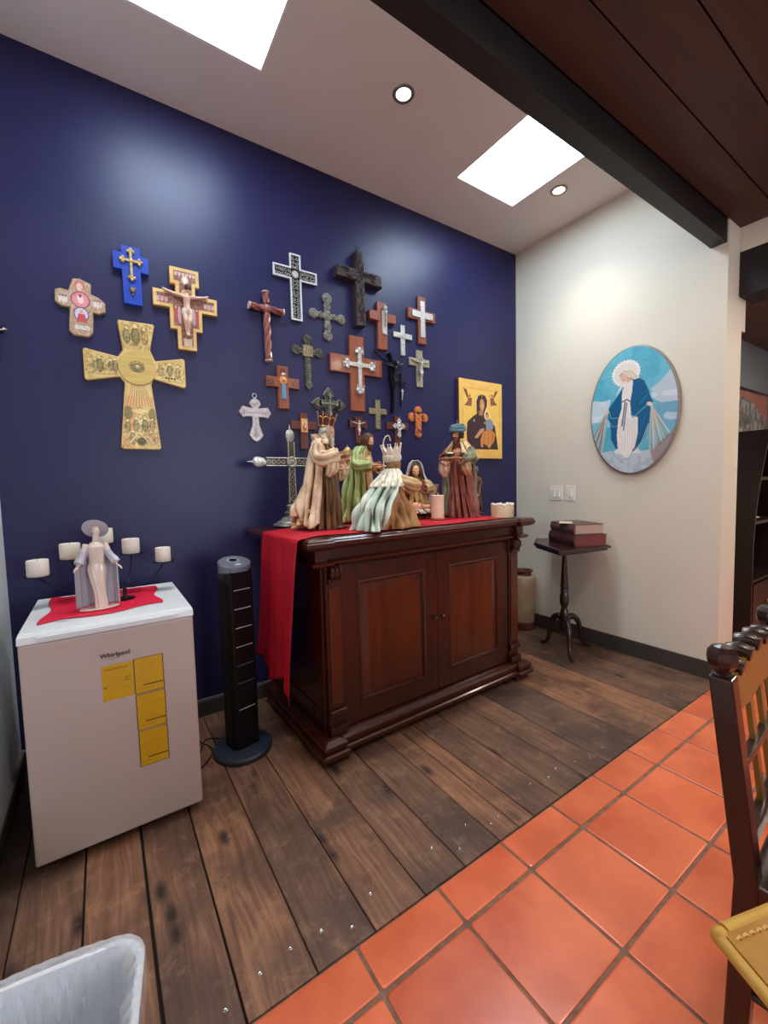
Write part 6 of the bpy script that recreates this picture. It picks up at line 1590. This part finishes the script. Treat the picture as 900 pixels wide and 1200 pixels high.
# ---- porcelain lady on the fridge
P = thing('porcelain_lady', 'slender porcelain lady in a wide hat holding her grey cape open, on the refrigerator', 'statue', (-.032, 2.075, FZ+.0075), math.radians(5))
M_porc = mat('porcelain_cream', (224, 206, 194), .2, coat=.5); M_porg = mat('porcelain_grey_lilac', (168, 168, 180), .2, rgb2=(182, 180, 190), scale=10, coat=.5)
H = .36
MB().lathe([(.066, 0), (.070, .002), (.068, .006), (.002, .007)], n=32, sy=.5).build('base', M_porc, P, True)
o, M, r = sculpt(P, H, (0.004, -.004, .322), .3, -.28, [dict(e=(-.046, -.008, .222), w=(-.062, -.022, .186), d=(-.5, -.3, -.5)), dict(e=(.046, -.010, .218), w=(.066, -.026, .180), d=(.5, -.3, -.5))], r=.0205, shoulders=(0, 0, .268), pelvis=(0, 0, .19), skin=M_porc)
drape('dress', P, [(.007, .006, -.012, .022, .016, .06), (.06, .004, -.008, .020, .018, .05), (.12, 0, -.004, .026, .022, .04), (.165, 0, 0, .032, .024, .03), (.205, 0, 0, .022, .018, .02), (.240, 0, 0, .027, .020, .01), (.272, 0, 0, .020, .014, 0)], M_porc, 6, 71, plain=True)
def cape(u, v):
    th = PI*(-.02+1.04*u); spread = .066+.004*math.sin(u*14)
    top_r = .026; rr = top_r+(spread-top_r)*min(1, (1-v)*2.6)**.7
    z = .008+v*(.262-.008)
    f_ = 1+.07*math.sin(u*34)*(1-v*.6)
    dip = 0.0
    return (rr*math.cos(th)*f_, .012+rr*.42*math.sin(th)*f_, z)
cp = cloth_grid('cape', cape, 60, 30, M_porg, P, .003)
sleeve(P, [(-.022, 0, .262), (-.044, -.006, .226), (-.060, -.018, .192)], [.012, .014, .018], M_porg, seed=1, plain=True)
sleeve(P, [(.022, 0, .262), (.044, -.008, .222), (.064, -.022, .186)], [.012, .014, .018], M_porg, seed=2, plain=True)
ht = MB().lathe([(.002, .012), (.016, .011), (.020, .004), (.022, .001), (.040, .003), (.046, -.002), (.040, .0), (.022, -.002)], n=32)
hto = ht.build('hat', M_porg, P, True); hto.matrix_local = Matrix.Translation((.004, .008, .330)) @ Matrix.Rotation(-.95, 4, 'X') @ Matrix.Rotation(.25, 4, 'Y'); solid(hto, .0015, 0)
MB().ball((.004, -.018, .012), (.007, .014, .005), 8, 6).build('shoe', M_porc, P, True)

# ================================================================== WASTE BIN WITH LINER
t = thing('waste_bin', 'white rounded waste bin lined with a clear plastic bag at the lower left', 'bin', (-0.165, 0.905, 0), math.radians(-9))
def rrect(w, d, r, n=7):
    out = []
    for (cx, cy, a0) in ((w/2-r, d/2-r, 0), (-w/2+r, d/2-r, 90), (-w/2+r, -d/2+r, 180), (w/2-r, -d/2+r, 270)):
        for k in range(n):
            a = math.radians(a0+90*k/(n-1)); out.append((cx+r*math.cos(a), cy+r*math.sin(a)))
    return out
def bulge(p, w, d):   # long sides bow outwards
    x, y = p; return (x, y+0.018*(1-(2*x/w)**2)*(1 if y > 0 else -1))
ZB = 0.40
def binring(w, d, r, z): return [(*bulge(p, w, d), z) for p in rrect(w, d, r)]
rings_ = [binring(.25, .17, .04, .0), binring(.26, .18, .045, .012), binring(.325, .232, .048, ZB-.012), binring(.345, .250, .050, ZB-.010), binring(.348, .253, .051, ZB-.003), binring(.342, .247, .050, ZB), binring(.322, .229, .047, ZB-.001), binring(.316, .224, .046, ZB-.010), binring(.25, .17, .04, .015)]
vs = [p for r_ in rings_ for p in r_]; N = 28
fs = [(l*N+k, l*N+(k+1) % N, (l+1)*N+(k+1) % N, (l+1)*N+k) for l in range(len(rings_)-1) for k in range(N)]+[tuple(range(N)), tuple(range((len(rings_)-1)*N, len(rings_)*N))]
MB().add(vs, fs).build('bin_body', mat('white_bin_plastic', (226, 232, 240), .35), t, True)
M_liner = mat('clear_liner_film', (240, 246, 252), .08, alpha=.42, bump=2.0, scale=11, detail=3)
rn = random.Random(5)
def liner():
    prof = [(.352, .257, .052, ZB-.055), (.354, .259, .052, ZB-.02), (.352, .257, .052, ZB+.004), (.330, .236, .050, ZB+.005), (.308, .216, .046, ZB-.02), (.296, .206, .044, ZB-.08), (.276, .190, .04, ZB-.16), (.250, .168, .04, ZB-.26), (.22, .14, .04, .04), (.08, .05, .02, .03)]
    vs = []; n = 16; NL = 200
    for i, (w_, d_, r_, z) in enumerate(prof):
        rp_ = rrect(w_, d_, r_, n); rp_.append(rp_[0]); ln = [0]
        for p, q in zip(rp_[:-1], rp_[1:]): ln.append(ln[-1]+math.hypot(q[0]-p[0], q[1]-p[1]))
        ts = np.linspace(0, ln[-1], NL+1)[:-1]
        ring = [bulge(p, w_, d_) for p in zip(np.interp(ts, ln, [p[0] for p in rp_]), np.interp(ts, ln, [p[1] for p in rp_]))]
        for k, (x, y) in enumerate(ring):
            a = k/len(ring)*2*PI
            f_ = 0.0 if 0 < i < 4 else (.022*abs(math.sin(a*5.5+i*.9))**.5+.022*abs(math.sin(a*12+i*1.3))**.6+.010*math.sin(a*37+i*1.7)-.018)
            if i == 0: f_ *= .35; f_ = abs(f_)
            vs.append((x*(1-max(0, f_)*3 if i > 3 else 1+f_), y*(1-max(0, f_)*3 if i > 3 else 1+f_), z+(.012*math.sin(a*6+1)+.006*math.sin(a*13) if i == 0 else 0)+.0008*math.sin(a*40)*(i in (2, 3))))
    N = NL
    fs = [(l*N+k, l*N+(k+1) % N, (l+1)*N+(k+1) % N, (l+1)*N+k) for l in range(len(prof)-1) for k in range(N)]+[tuple(range((len(prof)-1)*N, len(prof)*N))]
    return MB().add(vs, fs).build('plastic_liner', M_liner, t, True, math.radians(60))
liner()

# ================================================================== TABLE CORNER (mustard cover) AND CARVED CHAIR
M_must_lit = mat('mustard_cover', (204, 158, 66), .5, rgb2=(184, 134, 44), scale=10, bump=.3, bscale=60)  # lighter copy of the cover: light on the curved hem painted in
M_mustd = mat('ochre_cover_top', (186, 134, 40), .42, rgb2=(164, 112, 30), scale=6, bump=.3, bscale=50)
t = thing('covered_table', 'corner of a table under a stitched mustard yellow cover, lower right edge of the photo', 'table', (0.640, 0.205, 0), math.radians(-18.5))
ZTT = .752
def tp(x, y): return (x, y)
out = [(0, 0), (1.15, 0), (1.02, -.62), (-.11, -.62)]
# hem roll along the far and left edges
MB().prism([(.012, -.014), (1.14, -.012), (1.01, -.61), (-.095, -.61)], ZTT-.030, ZTT-.002, axis='z').build('cover_top', M_mustd, t)
MB().tube([(.02, -.010, ZTT-.008), (.4, -.008, ZTT-.007), (1.14, -.008, ZTT-.008)], [.009, .008, .008], 12).ball((.010, -.012, ZTT-.009), (.012, .010, .011), 12, 8).tube([(.006, -.016, ZTT-.010), (-.04, -.27, ZTT-.010), (-.10, -.60, ZTT-.010)], .008, 12).build('rolled_hem', M_must_lit, t, True)
for k in range(46):
    x = .020+.0115*k
    MB().tube([(x, -.026+.0006*math.sin(k), ZTT-.0022), (x+.004, -.0262, ZTT+.0012), (x+.0075, -.026, ZTT-.0022)], .0016, 5).build('stitch', mat('pale_thread', (226, 190, 116), .6), t, True) if k < 30 else None
MB().prism([(.05, -.05), (1.08, -.05), (.97, -.57), (-.04, -.57)], ZTT-.055, ZTT-.031, axis='z').build('table_top', M_dkw, t)
for (x, y) in ((.35, -.2), (.95, -.2), (.86, -.5), (.30, -.5)):
    bevel(MB().box(x-.03, x+.03, y-.03, y+.03, 0, ZTT-.056).build('leg', M_dkw, t), .004)

M_ch = wood_mat('dark_carved_chair_wood', (38, 20, 17), (56, 30, 24), 1.4, 2, .28, .4)
M_ch_refl = wood_mat('yellow_brown_glazed_wood', (116, 88, 34), (142, 110, 46), 1.2, 2, .2, .5)  # yellow reflection of the table cover painted into the rail and slat wood
M_seat = mat('red_leather_seat', (146, 44, 34), .35, rgb2=(166, 58, 44), scale=10, bump=.3, bscale=70)
t = thing('carved_chair', 'dark carved wooden chair with scalloped top rail and red seat at the right edge', 'chair', (1.184, .300, 0), math.radians(4))
WCH = .47
def lean(z): return .062*max(0, (z-.42)/.5)
for s_ in (0, 1):
    x0 = s_*WCH
    m = MB(); hw = .023
    zs = [0, .2, .42, .62, .80, .885]
    ring = []
    for z in zs:
        y = lean(z) - (.02*(1-z/.42) if z < .42 else 0)*-1*.6
        ring.append([(x0-hw, y-hw, z), (x0+hw, y-hw, z), (x0+hw, y+hw, z), (x0-hw, y+hw, z)])
    vs = [p for r_ in ring for p in r_]; fs = [(l*4+k, l*4+(k+1) % 4, (l+1)*4+(k+1) % 4, (l+1)*4+k) for l in range(5) for k in range(4)]+[(3, 2, 1, 0), (20, 21, 22, 23)]
    o = m.add(vs, fs).build('rear_post', M_ch, t); bevel(o, .004)
    f = MB().lathe([(.018, 0), (.020, .006), (.015, .010), (.022, .018), (.029, .028), (.031, .042), (.029, .058), (.020, .070), (.007, .075)], (x0, lean(.9), .884), 8).build('finial', M_ch, o)
    f.data.polygons.foreach_set('use_smooth', [False]*len(f.data.polygons))
    o = MB().lathe([(.020, 0), (.024, .02), (.018, .05), (.024, .09), (.026, .30), (.020, .33), (.026, .36), (.026, .43)], (x0, -.42, 0), 12).build('front_leg', M_ch, t, True)
# scalloped rail
pts = [(.024, .795)]; 
nS = 5
pb = []
for k in range(0, 41):
    x = .024+(WCH-.048)*k/40; ph = (k/40*nS) % 1
    z = .862+.020*abs(math.sin(PI*k/40*nS))**.6+.022*math.sin(PI*k/40)
    pb.append((x, z))
poly_ = [(.024, .800), (.12, .79), (WCH/2, .80), (WCH-.12, .79), (WCH-.024, .800)]+[(x, z) for x, z in reversed(pb)]
n_ = len(poly_)
vs = [(x, lean(z)-.017, z) for x, z in poly_]+[(x, lean(z)+.017, z) for x, z in poly_]
rail = MB().add(vs, [tuple(range(n_)), tuple(range(2*n_-1, n_-1, -1))]+[(k, k+n_, (k+1) % n_+n_, (k+1) % n_) for k in range(n_)]).build('scalloped_rail', M_ch_refl, t); bevel(rail, .003)
for k in range(nS):
    x = .024+(WCH-.048)*(k+.5)/nS; z = .884+.022*math.sin(PI*(k+.5)/nS)
    MB().tube([(x, lean(z)-.026, z-.002), (x, lean(z), z+.003), (x, lean(z)+.026, z-.002)], [.018, .022, .018], 10).build('carved_lobe', M_ch, rail, True)
for k in range(4):
    x = .075+(WCH-.15)*k/3
    vs = []
    for z in (.50, .65, .80): vs += [(x-.014, lean(z)-.006, z), (x+.014, lean(z)-.006, z), (x+.014, lean(z)+.006, z), (x-.014, lean(z)+.006, z)]
    MB().add(vs, [(l*4+q, l*4+(q+1) % 4, (l+1)*4+(q+1) % 4, (l+1)*4+q) for l in range(2) for q in range(4)]+[(3, 2, 1, 0), (8, 9, 10, 11)]).build('back_slat', M_ch_refl, t)
bevel(MB().box(.02, WCH-.02, lean(.5)-.014, lean(.5)+.014, .475, .520).build('lower_rail', M_ch, t), .003)
bevel(MB().box(.02, WCH-.02, lean(.65)-.012, lean(.65)+.012, .655, .675).build('cross_rail', M_ch, t), .003)
bevel(MB().box(-.02, WCH+.02, -.44, -.0, .385, .432).build('seat_frame', M_ch, t), .004)
st_ = MB().box(.045, WCH-.045, -.445, -.03, .433, .478).build('seat_cushion', M_seat, t); bevel(st_, .018, 4)
for z in (.15, .28):
    for x in (0, WCH): MB().tube([(x, -.42, z), (x, 0.0, z)], .011, 8).build('stretcher', M_ch, t, True)
MB().tube([(0, -.42, .2), (WCH, -.42, .2)], .011, 8).build('stretcher', M_ch, t, True)

# ================================================================== NEXT ROOM (seen through the opening)
t = thing('boat_shelf', 'tall dark boat-shaped shelf cabinet in the next room', 'shelf', (4.56, 1.245, 0))
M_bs = wood_mat('very_dark_shelf_wood', (24, 14, 14), (38, 22, 20), 1, 2, .35, .2)
def hullw(z): return .36*(1-max(0, (z-.75)/1.0)**1.8) if z < 1.74 else .01
prof = [(hullw(z), z) for z in [0, .3, .6, .8, 1.0, 1.15, 1.3, 1.42, 1.54, 1.64, 1.72]]
outl = [(x, z) for x, z in prof]+[(0, 1.78)]+[(-x, z) for x, z in reversed(prof)]
MB().prism(outl, .15, .13).build('back_panel', M_bs, t)
m = MB()
for q in (-1, 1):
    for (x0, z0_), (x1, z1_) in zip(prof[:-1], prof[1:]):
        vs = [(q*x0, -.14, z0_), (q*x0, .129, z0_), (q*x1, .129, z1_), (q*x1, -.14, z1_), (q*(x0-.02), -.14, z0_), (q*(x0-.02), .129, z0_), (q*(max(0, x1-.02)), .129, z1_), (q*(max(0, x1-.02)), -.14, z1_)]
        m.add(vs, [(0, 1, 2, 3), (4, 7, 6, 5), (0, 3, 7, 4), (1, 5, 6, 2), (0, 4, 5, 1), (3, 2, 6, 7)])
m.build('hull_side', M_bs, t)
for z in (.04, .50, .97, 1.32):
    MB().box(-hullw(z)+.022, hullw(z)-.022, -.13, .128, z-.012, z+.012).build('shelf_board', M_bs, t)
d_ = MB().box(-.32, .32, -.142, -.131, .06, .48).build('door', M_bs, t); MB().ball((0, -.15, .30), .014, 10, 8).build('knob', M_chrome, d_, True)
g = thing('white_dish', 'white dish with small pink ornaments on the dark shelf in the next room', 'dish', (4.42, 1.20, .984))
MB().lathe([(.04, 0), (.10, .012), (.115, .022), (.10, .018), (.01, .008)], n=24, sy=.6).build('dish', M_bone, g, True)
MB().ball((-.03, 0, .045), (.03, .025, .035), 10, 8).ball((.04, 0, .04), (.03, .025, .03), 10, 8).ball((0, 0, .085), (.022, .02, .025), 10, 8).build('ornaments', mat('pink_glaze', (196, 132, 124), .4), g, True)
t = thing('framed_painting', 'grey textured painting with a pink corner in a dark frame in the next room', 'painting', (5.02, 1.4494, 1.82))
bevel(MB().box(-.66, .66, -.04, 0, -.34, .34).build('frame', M_bs, t), .004)
c = Canvas(-.63, .63, -.31, .31, .01, (96, 100, 98)); c.noise(.05, (150, 154, 150), .8, .5, 3); c.noise(.03, (60, 64, 62), .7, .6, 4); c.poly([(-.5, .31), (.63, .31), (.63, .05), (.2, .22)], (166, 96, 84), .8); c.poly([(-.63, -.31), (0, -.31), (-.3, -.1)], (170, 160, 140), .5)
c.build('canvas', paint_mat('icon_paint', .4), t, place=lambda X, Z, H: (X, -.0406, Z))
t = thing('pale_picture', 'pale yellow and white picture hanging below the grey painting in the next room', 'painting', (5.55, 1.4494, 1.20))
bevel(MB().box(-.42, .42, -.03, 0, -.30, .28).build('panel', mat('cream_board', (206, 196, 176), .5), t), .003)
MB().box(-.38, .38, -.034, -.0302, -.02, .10).build('yellow_band', mat('yellow_paint', (196, 160, 80), .5), t)
t = thing('black_console', 'low black console with a bright top edge beyond the boat-shaped shelf', 'console', (5.75, 1.20, 0))
bevel(MB().box(-.5, .5, -.22, .22, .02, .80).build('body', M_bs, t), .004); bevel(MB().box(-.52, .52, -.23, .23, .801, .825).build('top', mat('white_console_top', (206, 208, 210), .3), t), .003)
